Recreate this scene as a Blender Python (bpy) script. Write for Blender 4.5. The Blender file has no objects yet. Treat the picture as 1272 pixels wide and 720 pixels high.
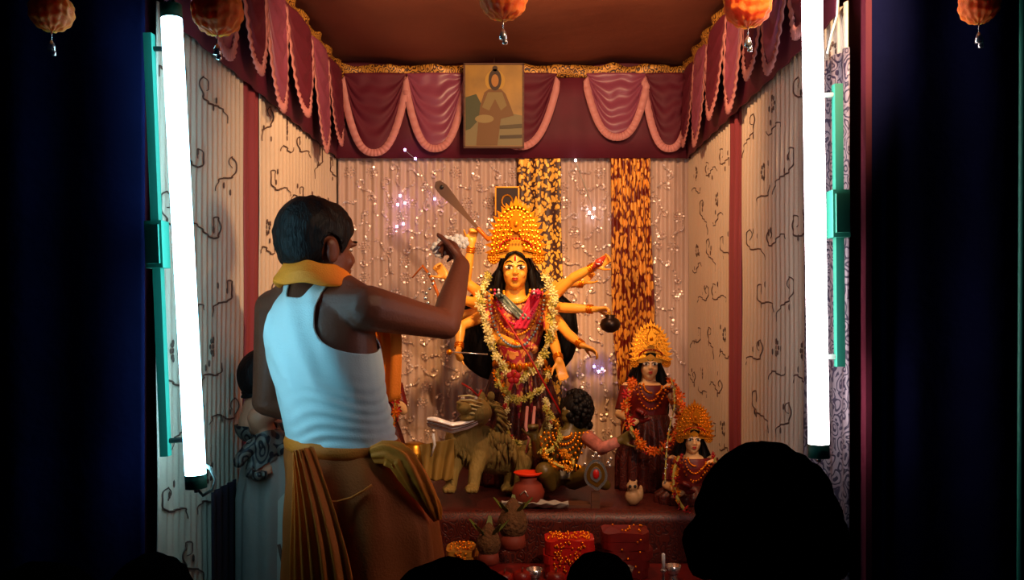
import bpy, bmesh, math, random
import numpy as np
from mathutils import Vector, Matrix, noise
PI = math.pi
random.seed(7); rng = np.random.default_rng(7)
C = bpy.context.scene.collection
S = bpy.context.scene
# ------------------------------------------------------------------ camera
FPX, CX, CY, CZ = 1100.0, 651.0, 388.0, 1.7      # focal length in pixels (1272 wide), principal point, camera height
cam = bpy.data.cameras.new('camera'); co = bpy.data.objects.new('camera', cam); C.objects.link(co)
cam.sensor_width = 36; cam.lens = 36*FPX/1272
cam.shift_x = (636-CX)/1272; cam.shift_y = -(360-CY)/1272
co.location = (0, 0, CZ); co.rotation_euler = (PI/2, 0, 0); cam.clip_start = .05
S.camera = co
# ------------------------------------------------------------------ world, lights, exposure
w = bpy.data.worlds.new('night'); S.world = w; w.use_nodes = True
w.node_tree.nodes['Background'].inputs[0].default_value = (.02, .03, .09, 1)
w.node_tree.nodes['Background'].inputs[1].default_value = .06
def lamp(name, kind, loc, power, col, size=.05, target=None, **k):
    l = bpy.data.lights.new(name, kind); l.energy = power; l.color = col
    if kind == 'AREA': l.size = size
    else: l.shadow_soft_size = size
    for a, b in k.items(): setattr(l, a, b)
    o = bpy.data.objects.new(name, l); C.objects.link(o); o.location = loc
    if target: o.rotation_euler = (Vector(target)-Vector(loc)).to_track_quat('-Z', 'Y').to_euler()
    return o
# halogen flood lamp hung at the upper right of the opening, and an unseen spot added to brighten the goddess and crown
lamp('flood_lamp', 'SPOT', (.74, 1.25, 2.80), 130, (1, .60, .34), .03, (-.12, 3.55, 1.92), spot_size=1.12, spot_blend=.45)
lamp('roof_lamp', 'SPOT', (.05, 2.72, 2.80), 48, (1, .54, .27), .04, (.0, 4.2, 2.35), spot_size=2.75, spot_blend=.6)
lamp('added_idol_spot', 'SPOT', (.02, 2.65, 2.78), 105, (1, .52, .17), .03, (-.0, 3.75, 1.88), spot_size=.66, spot_blend=.8)
TUBE_E = 13.0
vs = S.view_settings; vs.view_transform = 'Standard'; vs.look = 'None'; vs.gamma = 1; vs.exposure = 0.0; vs.use_curve_mapping = False

# ------------------------------------------------------------------ helpers
def lin(h):
    h = h.lstrip('#'); o = []
    for i in (0, 2, 4):
        c = int(h[i:i+2], 16)/255; o.append(c/12.92 if c <= .04045 else ((c+.055)/1.055)**2.4)
    return (*o, 1)
def mat(name, col, rough=.6, metal=0, emit=None, es=0, bump=0, bscale=60, var=0, vscale=8, sheen=0, spec=None, coat=0, stretch=None):
    m = bpy.data.materials.new(name); m.use_nodes = True; nt = m.node_tree; N = nt.nodes; Lk = nt.links
    b = N['Principled BSDF']; c = lin(col) if isinstance(col, str) else (*col, 1)
    b.inputs['Base Color'].default_value = c; b.inputs['Roughness'].default_value = rough; b.inputs['Metallic'].default_value = metal
    if spec is not None: b.inputs['Specular IOR Level'].default_value = spec
    if sheen: b.inputs['Sheen Weight'].default_value = sheen; b.inputs['Sheen Tint'].default_value = c
    if coat: b.inputs['Coat Weight'].default_value = coat
    if emit: b.inputs['Emission Color'].default_value = (*emit, 1); b.inputs['Emission Strength'].default_value = es
    tc = N.new('ShaderNodeTexCoord'); mp = N.new('ShaderNodeMapping'); Lk.new(tc.outputs['Object'], mp.inputs[0])
    if stretch: mp.inputs['Scale'].default_value = stretch
    if var:
        n = N.new('ShaderNodeTexNoise'); n.inputs['Scale'].default_value = vscale; n.inputs['Detail'].default_value = 4
        Lk.new(mp.outputs[0], n.inputs[0])
        r = N.new('ShaderNodeValToRGB'); e = r.color_ramp.elements
        e[0].position = .3; e[1].position = .7
        e[0].color = (*[x*(1-var) for x in c[:3]], 1); e[1].color = (*[min(1, x*(1+var)) for x in c[:3]], 1)
        Lk.new(n.outputs[0], r.inputs[0]); Lk.new(r.outputs[0], b.inputs['Base Color'])
    if bump:
        n2 = N.new('ShaderNodeTexNoise'); n2.inputs['Scale'].default_value = bscale; Lk.new(mp.outputs[0], n2.inputs[0])
        bp = N.new('ShaderNodeBump'); bp.inputs['Strength'].default_value = bump; bp.inputs['Distance'].default_value = .01
        Lk.new(n2.outputs[0], bp.inputs['Height']); Lk.new(bp.outputs[0], b.inputs['Normal'])
    return m
def brocade(name, dark, gold, scale, squash=(1, 1, .7), thr=.12, ring=True, dark2=None):
    m = mat(name, dark, .45); nt = m.node_tree; N = nt.nodes; Lk = nt.links; b = N['Principled BSDF']
    tc = N.new('ShaderNodeTexCoord'); mp = N.new('ShaderNodeMapping'); mp.inputs['Scale'].default_value = squash
    Lk.new(tc.outputs['Object'], mp.inputs[0])
    nz = N.new('ShaderNodeTexNoise'); nz.inputs['Scale'].default_value = scale*.45; Lk.new(mp.outputs[0], nz.inputs[0])
    mx = N.new('ShaderNodeVectorMath'); mx.operation = 'MULTIPLY_ADD'; Lk.new(nz.outputs['Color'], mx.inputs[0])
    mx.inputs[1].default_value = (.04, .04, .04); Lk.new(mp.outputs[0], mx.inputs[2])
    v = N.new('ShaderNodeTexVoronoi'); v.inputs['Scale'].default_value = scale; Lk.new(mx.outputs[0], v.inputs[0])
    mt = N.new('ShaderNodeMath'); mt.operation = 'MULTIPLY'; mt.inputs[1].default_value = 21 if ring else 3.7; Lk.new(v.outputs['Distance'], mt.inputs[0])
    sn = N.new('ShaderNodeMath'); sn.operation = 'SINE' if ring else 'COSINE'; Lk.new(mt.outputs[0], sn.inputs[0])
    r = N.new('ShaderNodeValToRGB'); e = r.color_ramp.elements; e[0].position = .22; e[1].position = .42
    e[0].color = (0, 0, 0, 1); e[1].color = (1, 1, 1, 1)
    ma = N.new('ShaderNodeMath'); ma.operation = 'MULTIPLY_ADD'; ma.inputs[1].default_value = .5; ma.inputs[2].default_value = .5
    Lk.new(sn.outputs[0], ma.inputs[0]); Lk.new(ma.outputs[0], r.inputs[0])
    mc = N.new('ShaderNodeMix'); mc.data_type = 'RGBA'; mc.inputs[6].default_value = lin(dark); mc.inputs[7].default_value = lin(gold)
    Lk.new(r.outputs[0], mc.inputs[0]); Lk.new(mc.outputs[2], b.inputs['Base Color'])
    mm = N.new('ShaderNodeMath'); mm.operation = 'MULTIPLY'; mm.inputs[1].default_value = .2; Lk.new(r.outputs[0], mm.inputs[0]); Lk.new(mm.outputs[0], b.inputs['Metallic'])
    bp = N.new('ShaderNodeBump'); bp.inputs['Strength'].default_value = .5; bp.inputs['Distance'].default_value = .004
    Lk.new(r.outputs[0], bp.inputs['Height']); Lk.new(bp.outputs[0], b.inputs['Normal'])
    return m

def P(px, py, Y): return np.array([(px-CX)/FPX*Y, Y, CZ-(py-CY)/FPX*Y])
def V3(a): return np.array(a, float)
def unit(a): a = V3(a); return a/np.linalg.norm(a)

def mesh_obj(name, V, F, m=None, parent=None, smooth=True, origin=None):
    V = np.asarray(V, float)
    if origin is not None: V = V-V3(origin)
    elif parent is not None: V = V-V3(parent_loc(parent))
    me = bpy.data.meshes.new(name); me.from_pydata(V.tolist(), [], [tuple(int(i) for i in f) for f in F]); me.update()
    if smooth: me.polygons.foreach_set('use_smooth', [True]*len(me.polygons))
    ms = m if isinstance(m, (list, tuple)) else [m]
    for x in ms:
        if x: me.materials.append(x)
    o = bpy.data.objects.new(name, me); C.objects.link(o)
    if parent is not None: o.parent = parent
    if origin is not None and parent is None: o.location = origin
    if origin is not None and parent is not None: o.location = V3(origin)-V3(parent_loc(parent))
    return o
def parent_loc(o):
    l = Vector((0, 0, 0))
    while o: l += o.location; o = o.parent
    return l
def tag(o, label=None, cat=None, group=None, kind=None):
    if label: o['label'] = label
    if cat: o['category'] = cat
    if group: o['group'] = group
    if kind: o['kind'] = kind
    return o
def thing(name, loc, label, cat, group=None):
    o = bpy.data.objects.new(name, None); C.objects.link(o); o.location = Vector([float(x) for x in loc]); o.empty_display_size = .05
    return tag(o, label, cat, group)
def dup(root):
    r = root.copy(); C.objects.link(r)
    for ch in list(root.children):
        c = ch.copy(); C.objects.link(c); c.parent = r
        for g in ch.children:
            d = g.copy(); C.objects.link(d); d.parent = c
    return r

class M:
    """mesh collector"""
    def __init__(s): s.V = []; s.F = []; s.n = 0
    def add(s, V, F):
        V = np.asarray(V, float); s.V.append(V); k = s.n
        s.F += [tuple(i+k for i in f) for f in F]; s.n += len(V); return s
    def build(s, name, m, parent=None, smooth=True, origin=None): return mesh_obj(name, np.vstack(s.V), s.F, m, parent, smooth, origin)
    # primitives -------------------------------------------------
    def box(s, c, size, R=None):
        h = V3(size)/2; v = np.array([[x, y, z] for x in (-1, 1) for y in (-1, 1) for z in (-1, 1)])*h
        if R is not None: v = v@np.array(R).T
        return s.add(v+V3(c), [(0, 1, 3, 2), (4, 6, 7, 5), (0, 4, 5, 1), (2, 3, 7, 6), (0, 2, 6, 4), (1, 5, 7, 3)])
    def tube(s, pts, rs, n=10, closed=False, flat=None):
        pts = [V3(p) for p in pts]; k = len(pts)
        if not hasattr(rs, '__len__'): rs = [rs]*k
        V = []; F = []; ref = None
        for i in range(k):
            if closed: t = pts[(i+1) % k]-pts[i-1]
            else: t = pts[min(i+1, k-1)]-pts[max(i-1, 0)]
            t = t/(np.linalg.norm(t)+1e-9)
            if ref is None: ref = V3((0, 0, 1)) if abs(t[2]) < .9 else V3((1, 0, 0))
            a = ref-t*np.dot(ref, t)
            a = a/(np.linalg.norm(a)+1e-9); b = np.cross(t, a); ref = a
            fa, fb = (1, 1) if flat is None else flat
            for j in range(n):
                th = 2*PI*j/n; V.append(pts[i]+rs[i]*(fa*math.cos(th)*a+fb*math.sin(th)*b))
        for i in range(k if closed else k-1):
            for j in range(n):
                q = (i+1) % k
                F.append((i*n+j, i*n+(j+1) % n, q*n+(j+1) % n, q*n+j))
        if not closed:
            F.append(tuple(range(n))[::-1]); F.append(tuple(range((k-1)*n, k*n)))
        return s.add(V, F)
    def cap(s, p0, r0, p1, r1, n=12):       # tapered capsule
        p0, p1 = V3(p0), V3(p1); d = p1-p0; L = np.linalg.norm(d)+1e-9; d /= L
        pts = [p0-d*r0*math.cos(a) for a in (0.05, .5, 1.0)]+[p0, p1]+[p1+d*r1*math.cos(a) for a in (1.0, .5, .05)]
        rs = [r0*math.sin(a) for a in (0.05, .5, 1.0)]+[r0, r1]+[r1*math.sin(a) for a in (1.0, .5, .05)]
        return s.tube(pts, rs, n)
    def limb(s, chain, n=12):
        for (a, ra), (b, rb) in zip(chain[:-1], chain[1:]): s.cap(a, ra, b, rb, n)
        return s
    def ell(s, c, r, R=None, nu=12, nv=8):
        V = []; F = []
        for i in range(nv+1):
            ph = PI*i/nv
            for j in range(nu):
                th = 2*PI*j/nu; V.append((math.sin(ph)*math.cos(th)*r[0], math.sin(ph)*math.sin(th)*r[1], math.cos(ph)*r[2]))
        for i in range(nv):
            for j in range(nu): F.append((i*nu+j, (i+1)*nu+j, (i+1)*nu+(j+1) % nu, i*nu+(j+1) % nu))
        V = np.array(V)
        if R is not None: V = V@np.array(R).T
        return s.add(V+V3(c), F)
    def lathe(s, c, prof, n=20, R=None):
        V = []; F = []; k = len(prof)
        for r, z in prof:
            for j in range(n): V.append((r*math.cos(2*PI*j/n), r*math.sin(2*PI*j/n), z))
        for i in range(k-1):
            for j in range(n): F.append((i*n+j, i*n+(j+1) % n, (i+1)*n+(j+1) % n, (i+1)*n+j))
        F.append(tuple(range(n))[::-1]); F.append(tuple(range((k-1)*n, k*n)))
        V = np.array(V)
        if R is not None: V = V@np.array(R).T
        return s.add(V+V3(c), F)
    def loft(s, secs, n=20, Rd=(1, 0, 0), Fd=(0, 1, 0), fold=None):     # sections: (centre, a, b)
        Rd, Fd = V3(Rd), V3(Fd); V = []; F = []; k = len(secs)
        for i, (c, a, b) in enumerate(secs):
            for j in range(n):
                th = 2*PI*j/n; g = 1+(fold(th, i/(k-1)) if fold else 0)
                V.append(V3(c)+Rd*a*g*math.cos(th)+Fd*b*g*math.sin(th))
        for i in range(k-1):
            for j in range(n): F.append((i*n+j, i*n+(j+1) % n, (i+1)*n+(j+1) % n, (i+1)*n+j))
        F.append(tuple(range(n))[::-1]); F.append(tuple(range((k-1)*n, k*n)))
        return s.add(V, F)
    def plate(s, pts2, o, U, W, th):       # extruded outline, pts2 in plane (U,W), thickness along normal toward U x W
        U, W = V3(U), V3(W); N = np.cross(U, W); n = len(pts2)
        a = [V3(o)+U*x+W*y for x, y in pts2]; b = [p+N*th for p in a]
        return s.add(a+b, [tuple(range(n))[::-1], tuple(range(n, 2*n))]+[(i, (i+1) % n, n+(i+1) % n, n+i) for i in range(n)])
    # remesh all primitives into one continuous skin
    def skin(s, vox=.006, it=6):
        me = bpy.data.meshes.new('tmp'); me.from_pydata(np.vstack(s.V).tolist(), [], s.F); me.update()
        bm = bmesh.new(); bm.from_mesh(me); bmesh.ops.recalc_face_normals(bm, faces=bm.faces); bm.to_mesh(me); bm.free()
        o = bpy.data.objects.new('tmp', me); C.objects.link(o)
        r = o.modifiers.new('r', 'REMESH'); r.mode = 'VOXEL'; r.voxel_size = vox
        q = o.modifiers.new('s', 'SMOOTH'); q.iterations = it; q.factor = .5
        dg = bpy.context.evaluated_depsgraph_get(); e = o.evaluated_get(dg); m2 = e.to_mesh()
        V = np.empty(len(m2.vertices)*3); m2.vertices.foreach_get('co', V); V = V.reshape(-1, 3)
        m2.calc_loop_triangles(); T = np.empty(len(m2.loop_triangles)*3, int); m2.loop_triangles.foreach_get('vertices', T); T = T.reshape(-1, 3)
        e.to_mesh_clear(); bpy.data.objects.remove(o); bpy.data.meshes.remove(me)
        return V, T
def normals(V, T):
    n = np.cross(V[T[:, 1]]-V[T[:, 0]], V[T[:, 2]]-V[T[:, 0]]); N = np.zeros_like(V)
    for k in range(3): np.add.at(N, T[:, k], n)
    return N/(np.linalg.norm(N, axis=1, keepdims=True)+1e-12)
def clip(V, T, f):
    """keep the part of the triangle mesh where f>0, cut cleanly"""
    V = list(V); out = []; cache = {}
    def cut(a, b):
        k = (min(a, b), max(a, b))
        if k not in cache:
            t = f[k[0]]/(f[k[0]]-f[k[1]]); V.append(V[k[0]]*(1-t)+V[k[1]]*t); cache[k] = len(V)-1
        return cache[k]
    pos = f > 0
    for t in T[pos[T].any(axis=1)]:
        q = []
        for i in range(3):
            a, b = int(t[i]), int(t[(i+1) % 3])
            if pos[a]: q.append(a)
            if pos[a] != pos[b]: q.append(cut(a, b))
        if len(q) >= 3: out.append(tuple(q))
    used = sorted({i for q in out for i in q}); mp = {u: i for i, u in enumerate(used)}
    return np.array([V[u] for u in used]), [tuple(mp[i] for i in q) for q in out]
def shell(V, T, f, off, wr=None):
    N = normals(V, T); D = np.full(len(V), off) if not hasattr(off, '__len__') else off
    if wr is not None: D = D+wr
    return clip(V+N*D[:, None], T, f)
def thick(V, F, t):
    """closed shell of thickness t inward"""
    T = np.array([(q[0], q[i], q[i+1]) for q in F for i in range(1, len(q)-1)]); N = normals(V, T); n = len(V)
    E = {}
    for q in F:
        for i in range(len(q)):
            a, b = q[i], q[(i+1) % len(q)]; E[(a, b)] = 1
    side = [(b, a, a+n, b+n) for (a, b) in E if (b, a) not in E]
    return np.vstack([V, V-N*t]), list(F)+[tuple(i+n for i in q[::-1]) for q in F]+side
def seg_dist(V, a, b):
    a, b = V3(a), V3(b); d = b-a; t = np.clip(((V-a)@d)/(d@d), 0, 1); return np.linalg.norm(V-(a+t[:, None]*d), axis=1)
def grid_obj(name, fn, nu, nv, m, parent=None, th=0, wrap=False, origin=None):
    V = [fn(i/(nu-1) if not wrap else i/nu, j/(nv-1)) for j in range(nv) for i in range(nu)]; F = []
    for j in range(nv-1):
        for i in range(nu if wrap else nu-1): F.append((j*nu+i, j*nu+(i+1) % nu, (j+1)*nu+(i+1) % nu, (j+1)*nu+i))
    V = np.array(V)
    if th: V, F = thick(V, F, th)
    return mesh_obj(name, V, F, m, parent, True, origin)
def nz(x, y=0, z=0): return noise.noise(Vector((x, y, z)))

# ------------------------------------------------------------------ materials
m_navy = mat('navy_cloth', '#10153e', .95, bump=.3, bscale=25, var=.25, vscale=4, spec=.1)
m_ground = mat('dark_ground', '#15120f', .9, var=.3)
m_ceil = mat('brown_canopy_cloth', '#83452a', .85, var=.12, vscale=2, bump=.2, bscale=12)
m_stage = mat('stage_red_carpet', '#4a1210', .9, var=.3, vscale=20)
m_cream = mat('cream_satin', '#e2d3bb', .55, sheen=.3, bump=.15, bscale=120)
m_back = mat('grey_pink_satin', '#cdb3a6', .5, sheen=.4, bump=.1, bscale=90)
m_mauve = mat('mauve_band_cloth', '#93404a', .6, sheen=.3)
m_thread = mat('dark_embroidery_thread', '#5e4438', .6)
m_maroon = mat('maroon_velvet', '#5a0e26', .7, sheen=.35, var=.15)
m_pink = mat('dusty_pink_satin', '#8a445c', .38, sheen=.4)
m_frill = mat('pale_pink_frill', '#c98784', .6)
m_gold = mat('gold_metal', '#ff9a1a', .28, metal=.85)
m_goldp = mat('gold_paper', '#e99a1c', .38, metal=.45)
m_gold2 = mat('amber_jewel', '#d26a10', .25, metal=.2)
m_silver = mat('silver_sequin', '#ffeee6', .38, metal=.65)
m_silver2 = mat('silver_metal', '#dcdcdc', .25, metal=.9)
m_broc = brocade('gold_paisley_brocade', '#3d1006', '#ffc24a', 62, ring=False)
m_broc2 = brocade('red_gold_brocade', '#6d1408', '#ffb54c', 46, (1.5, 1.5, .6), ring=False)
m_strip = brocade('gold_black_border', '#3a1a08', '#c9913a', 42)
m_lace = brocade('grey_lace', '#2c2438', '#857a80', 44)
m_idol = mat('idol_yellow_paint', '#f5a93e', .35, coat=.3)
m_idolp = mat('idol_pale_paint', '#f3c48a', .35, coat=.3)
m_hair = mat('black_hair', '#060304', .55, spec=.25, bump=.4, bscale=180, stretch=(1, 1, .15))
m_hair2 = mat('matt_black_hair', '#030303', 1, spec=.0)
m_skin = mat('brown_skin', '#6c3a27', .5, var=.1, bump=.12, bscale=140)
m_skin2 = mat('tan_skin', '#d08a68', .55, var=.1)
m_vest = mat('white_cotton_vest', '#cfe4e6', .8, bump=.12, bscale=260)
m_orange = mat('orange_cotton', '#ff8a14', .7, bump=.2, bscale=200)
m_dhoti = mat('ochre_cotton', '#b4560c', .75, bump=.2, bscale=160, var=.15, vscale=5)
m_dhoti2 = mat('orange_ochre_cotton', '#e2740c', .7, bump=.2, bscale=160)
m_teal = mat('teal_painted_metal', '#1c7a66', .55)
m_tube = mat('glowing_cool_tube', '#ffffff', .4, emit=(.32, .72, .92), es=TUBE_E)
m_tube2 = mat('glowing_white_tube', '#ffffff', .4, emit=(1.0, .86, .88), es=TUBE_E)
m_black = mat('black_plastic', '#050505', .5)
m_white = mat('white_cloth', '#fffaf4', .25, coat=.5)
m_red = mat('red_paint', '#b0140e', .4)
m_rsari = mat('red_silk', '#6a0f0b', .45, sheen=.2, var=.25, vscale=30)
m_wire = mat('pale_cable', '#9fb0a8', .6)
m_ball = mat('orange_paper', '#f2701c', .7, var=.2, vscale=30, bump=.3, bscale=90)
m_ball.node_tree.nodes['Principled BSDF'].inputs['Subsurface Weight'].default_value = .6
m_ball.node_tree.nodes['Principled BSDF'].inputs['Subsurface Radius'].default_value = (.08, .03, .01)
m_ball.node_tree.nodes['Principled BSDF'].inputs['Subsurface Scale'].default_value = 1
m_petalw = mat('cream_petal', '#e8dc9c', .6)
m_petaly = mat('yellow_green_petal', '#b9ad4a', .6)
m_petalo = mat('orange_marigold', '#e0640c', .65)
m_petalr = mat('red_petal', '#b3121a', .6)
m_eye = mat('eye_white_paint', '#f8f0e2', .3)
m_steel = mat('steel_blade', '#8a6a5a', .3, metal=.8)
m_olive = mat('olive_fur', '#857036', .8, bump=.8, bscale=70, stretch=(1, 1, .3))
m_demon = mat('bronze_green_paint', '#5c4a1c', .4)
m_darkcloth = brocade('dark_print_cloth', '#15131a', '#6b635a', 26)
m_pale = mat('pale_grey_cloth', '#9a9288', .8, bump=.3, bscale=40)
m_redbroc = brocade('red_table_brocade', '#33080a', '#54180c', 40)
m_wood = mat('brown_wood', '#54301c', .6, stretch=(1, 8, 8), var=.3, vscale=10)
m_fruit = mat('apple_skin', '#8c1a10', .35, var=.4, vscale=20)
m_coco = mat('coconut_husk', '#5a3818', .9, bump=1, bscale=80)
m_banana = mat('banana_skin', '#b98a1c', .5, var=.2)
m_clay = mat('terracotta', '#7a2814', .7)
m_hibiscus = mat('vermilion_clay', '#f0360c', .5)
m_brass = mat('brass', '#b9842a', .3, metal=.9)

# ------------------------------------------------------------------ the room shell
XL, XR, YF, YB, ZC, ZS = -.912, .8075, 2.15, 4.25, 2.9, .35
def shellbox(name, c, s, m): return tag(M().box(c, s).build(name, m, None, False, origin=c), kind='structure')
shellbox('floor', (0, 2.2, -.03), (8, 6.4, .06), m_ground)
t_ = shellbox('trim_1', ((XL+XR)/2, (YF+YB)/2, ZS/2), (XR-XL+.0, YB-YF, ZS), m_stage); t_['label'] = 'raised stage floor covered in dark red carpet'
shellbox('wall_left', (XL-.055, (YF+YB)/2, 1.5), (.05, YB-YF, 3.0), m_maroon)
shellbox('wall_right', (XR+.055, (YF+YB)/2, 1.5), (.05, YB-YF, 3.0), m_maroon)
shellbox('wall_back', ((XL+XR)/2, YB+.055, 1.5), (XR-XL+.16, .05, 3.0), m_maroon)
tag(M().box((XR+.010, 2.115, 1.55), (.014, .03, 3.1)).build('trim_2', m_maroon, None, False, origin=(XR+.010, 2.115, 0)), kind='structure')
def drapewall(name, x0, x1, side):
    def fn(u, v):
        x = x0+(x1-x0)*u
        return (x, YF-.02+.006*math.sin(x*38+.8*math.sin(x*9))+.004*nz(x*6, v*5), .001+3.3*v)
    o = grid_obj(name, fn, 220, 8, m_navy, None, .004); o['kind'] = 'structure'
drapewall('wall_front_left', -3.2, XL-.004, -1); drapewall('wall_front_right', XR+.012, 3.2, 1)
o = grid_obj('ceiling', lambda u, v: (XL-.03+(XR-XL+.06)*u, YF+.02+(YB-YF+.02)*v, ZC+.010*math.sin(u*17+2*math.sin(v*3))+.012*nz(u*4, v*5)), 70, 40, m_ceil, None, .006)
o['kind'] = 'structure'

# ------------------------------------------------------------------ draped panels
def pleat(s, z, lam=.05, a=.011, seed=0.):
    return a*math.sin(2*PI*s/lam+1.6*nz(s*5, seed))*(.75+.25*nz(s*9, z*1.3, seed))+.006*nz(s*3, z*2, seed)
def scroll_pts(kind, sz, rot, flip):
    """clothoid scroll: a stem that bends one way, then curls the other way into an open spiral"""
    pts = []; x = y = 0.; h = 0.; n = 44; L = sz*(6.2 if kind == 0 else 3.6); k0, k1 = (-1.5/sz, 3.0/sz) if kind == 0 else (-2.2/sz, 2.2/sz)
    for k in range(n):
        t = k/(n-1); pts.append((x, y)); h += (k0+(k1-k0)*t)*L/n; x += math.sin(h)*L/n; y += math.cos(h)*L/n
    mx = sum(p[0] for p in pts)/n; my = sum(p[1] for p in pts)/n
    c, s_ = math.cos(rot), math.sin(rot)
    return [(((px-mx)*c-(py-my)*s_)*flip, (px-mx)*s_+(py-my)*c) for px, py in pts]
def curtain(name, O, Sd, Nd, L, z0, z1, m, lam, a, label, seed, emb=None, nz_=26, amp2=1):
    """pleated cloth on a line O + s*Sd, facing Nd"""
    O, Sd, Nd = V3(O), V3(Sd), V3(Nd)
    surf = lambda s, z: O+Sd*s+Nd*(.016+pleat(s, z, lam, a, seed))+V3((0, 0, z))
    base = O+Sd*L/2+V3((0, 0, z0))
    t = thing(name, base, label, 'curtain')
    grid_obj('cloth', lambda u, v: surf(u*L, z0+(z1-z0)*v), max(12, int(L/lam*9)), nz_, m, t, .003)
    if emb == 'scroll':
        q = M(); r = random.Random(seed*13+5)
        z = z0+.12; row = 0
        while z < z1-.08:
            s = .09+(row % 2)*.13
            while s < L-.07:
                sz = r.uniform(.040, .052); fl = r.choice((-1, 1))
                def put(kind, dx, dz, rot, wd):
                    pts = [(x*1.35+dx, y+dz) for x, y in scroll_pts(kind, sz, rot, fl)]
                    w3 = [surf(min(max(s+x, .003), L-.003), min(max(z+y, z0), z1))+Nd*.004 for x, y in pts]
                    q.tube(w3, [wd*(.5+.5*math.sin(PI*k/(len(w3)-1))) for k in range(len(w3))], 4)
                k = r.random()
                if k < .7: put(0, 0, 0, r.uniform(-.5, .5), .0027)
                else:
                    put(1, 0, -.05, r.uniform(-.3, .3), .0026)
                    for j in range(8):
                        an = 2*PI*j/8; q.ell(surf(min(max(s+.012*math.cos(an), 0), L), z+.03+.022*math.sin(an))+Nd*.004, (.003, .006, .008), None, 5, 3)
                for j in range(2):
                    q.ell(surf(min(max(s+r.uniform(-.06, .06), 0), L), z+r.uniform(-.06, .06))+Nd*.004, (.003, .004, .011), None, 5, 3)
                s += r.uniform(.24, .30)
            z += r.uniform(.17, .20); row += 1
        if q.n: tag(q.build('embroidery', m_thread, t), 'dark thread scroll embroidery', kind='stuff')
    return t, surf
YL, YR = (0, 1, 0), (1, 0, 0)
ZT = 2.46
curtain('curtain', (XL, YF+.01, 0), YL, (1, 0, 0), .66, ZS, ZT, m_cream, .04, .0045, 'cream pleated curtain at the front of the left wall, behind the left tube', 1, 'scroll')
curtain('curtain', (XL, 2.83, 0), YL, (1, 0, 0), .16, ZS, ZT, m_mauve, .08, .006, 'mauve vertical band between the cream curtains of the left wall', 2)
curtain('curtain', (XL, 3.0, 0), YL, (1, 0, 0), 1.22, ZS, ZT, m_cream, .05, .0045, 'cream scroll-embroidered curtain at the back of the left wall, beside the dark-haired man', 3, 'scroll')
curtain('curtain', (XR, YF+.01, 0), YL, (-1, 0, 0), 1.04, ZS, ZT, m_cream, .045, .0045, 'cream pleated curtain at the front of the right wall, beside the right tube', 4, 'scroll')
curtain('curtain', (XR, 3.21, 0), YL, (-1, 0, 0), .17, ZS, ZT, m_mauve, .08, .006, 'dark red vertical band on the right wall', 5)
curtain('curtain', (XR, 3.39, 0), YL, (-1, 0, 0), .83, ZS, ZT, m_cream, .045, .0045, 'cream curtain at the back of the right wall, behind the small idols', 6, 'scroll')
curtain('low_shade_cloth', (XL+.03, 2.46, 0), YL, (1, 0, 0), .20, ZS, 1.20, mat('shade_purple_cloth', '#1a1024', .85), .05, .006, 'added dark purple low cloth standing in for shade at the foot of the left wall', 9)  # dark sheet added to stand for the dimness low on this wall
# lace panel hanging at the front right corner
d_ = unit((-.035, .24, 0)); n_ = unit((-.24, -.035, 0))
curtain('lace_curtain', V3((XR-.006, YF-.012, 0)), d_, n_, .24, .5, 2.34, m_lace, .06, .010, 'grey lace curtain strip behind the right tube', 7)
# back cloth
tb, surfb = curtain('backdrop', (XL+.02, YB, 0), YR, (0, -1, 0), XR-XL-.04, ZS, 2.52, m_back, .042, .010, 'grey pink satin backdrop with silver sequins behind the idols', 8)
q = M(); r = random.Random(3)
def sequin(q, p, s):
    R = Matrix.Rotation(r.uniform(-.7, .7), 3, 'X')@Matrix.Rotation(r.uniform(-.7, .7), 3, 'Z')
    v = [Vector((s*math.cos(k*PI/3), 0, s*math.sin(k*PI/3))) for k in range(6)]
    q.add([V3(R@x)+p for x in v], [(0, 1, 2, 3, 4, 5)])
Lb = XR-XL-.04
z = 1.05; row = 0
while z < 2.42:
    s = .06+(row % 2)*.07
    while s < Lb-.05:
        k = r.random(); sz = r.uniform(.018, .03)
        if k < .7:
            pts = scroll_pts(0 if k < .55 else 1, sz, r.uniform(-3, 3), r.choice((-1, 1)))
            for x, y in pts[::1]:
                if r.random() < .8: sequin(q, surfb(min(max(s+x, 0), Lb), z+y)-V3((0, .009, 0)), r.uniform(.0038, .0068))
        else:
            for ring, nn in ((0, 1), (.012, 6), (.024, 10)):
                for j in range(nn):
                    an = 2*PI*j/nn; sequin(q, surfb(min(max(s+ring*math.cos(an), 0), Lb), z+ring*math.sin(an))-V3((0, .008, 0)), r.uniform(.0035, .006))
        s += r.uniform(.075, .115)
    z += r.uniform(.066, .08); row += 1
tag(q.build('sequins', m_silver, tb, False), 'silver sequin embroidery', kind='stuff')
# two brocade drapes over the backdrop
def bdrape(x0, x1, z0, z1, m, lam, a, lean, label, seed):
    t = thing('brocade_drape', P((x0+x1)/2, 450, YB-.05)*V3((1, 1, 0))+V3((0, 0, z0)), label, 'drape')
    X0, X1 = P(x0, 0, YB-.05)[0], P(x1, 0, YB-.05)[0]
    fn = lambda u, v: (X0+(X1-X0)*u+lean*(1-v)**2+.012*math.sin(v*9+u*3)*(1-v), YB-.052-pleat(u*(X1-X0), v, lam, a, seed), z0+(z1-z0)*v)
    grid_obj('cloth', fn, 60, 40, m, t, .003); return t
bdrape(642, 697, 1.0, 2.50, m_broc, .09, .006, .02, 'gold paisley brocade drape directly behind the crowned goddess', 1)
bdrape(758, 808, 1.0, 2.50, m_broc2, .035, .010, .05, 'red and gold brocade drape hanging right of the goddess', 2)

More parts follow.
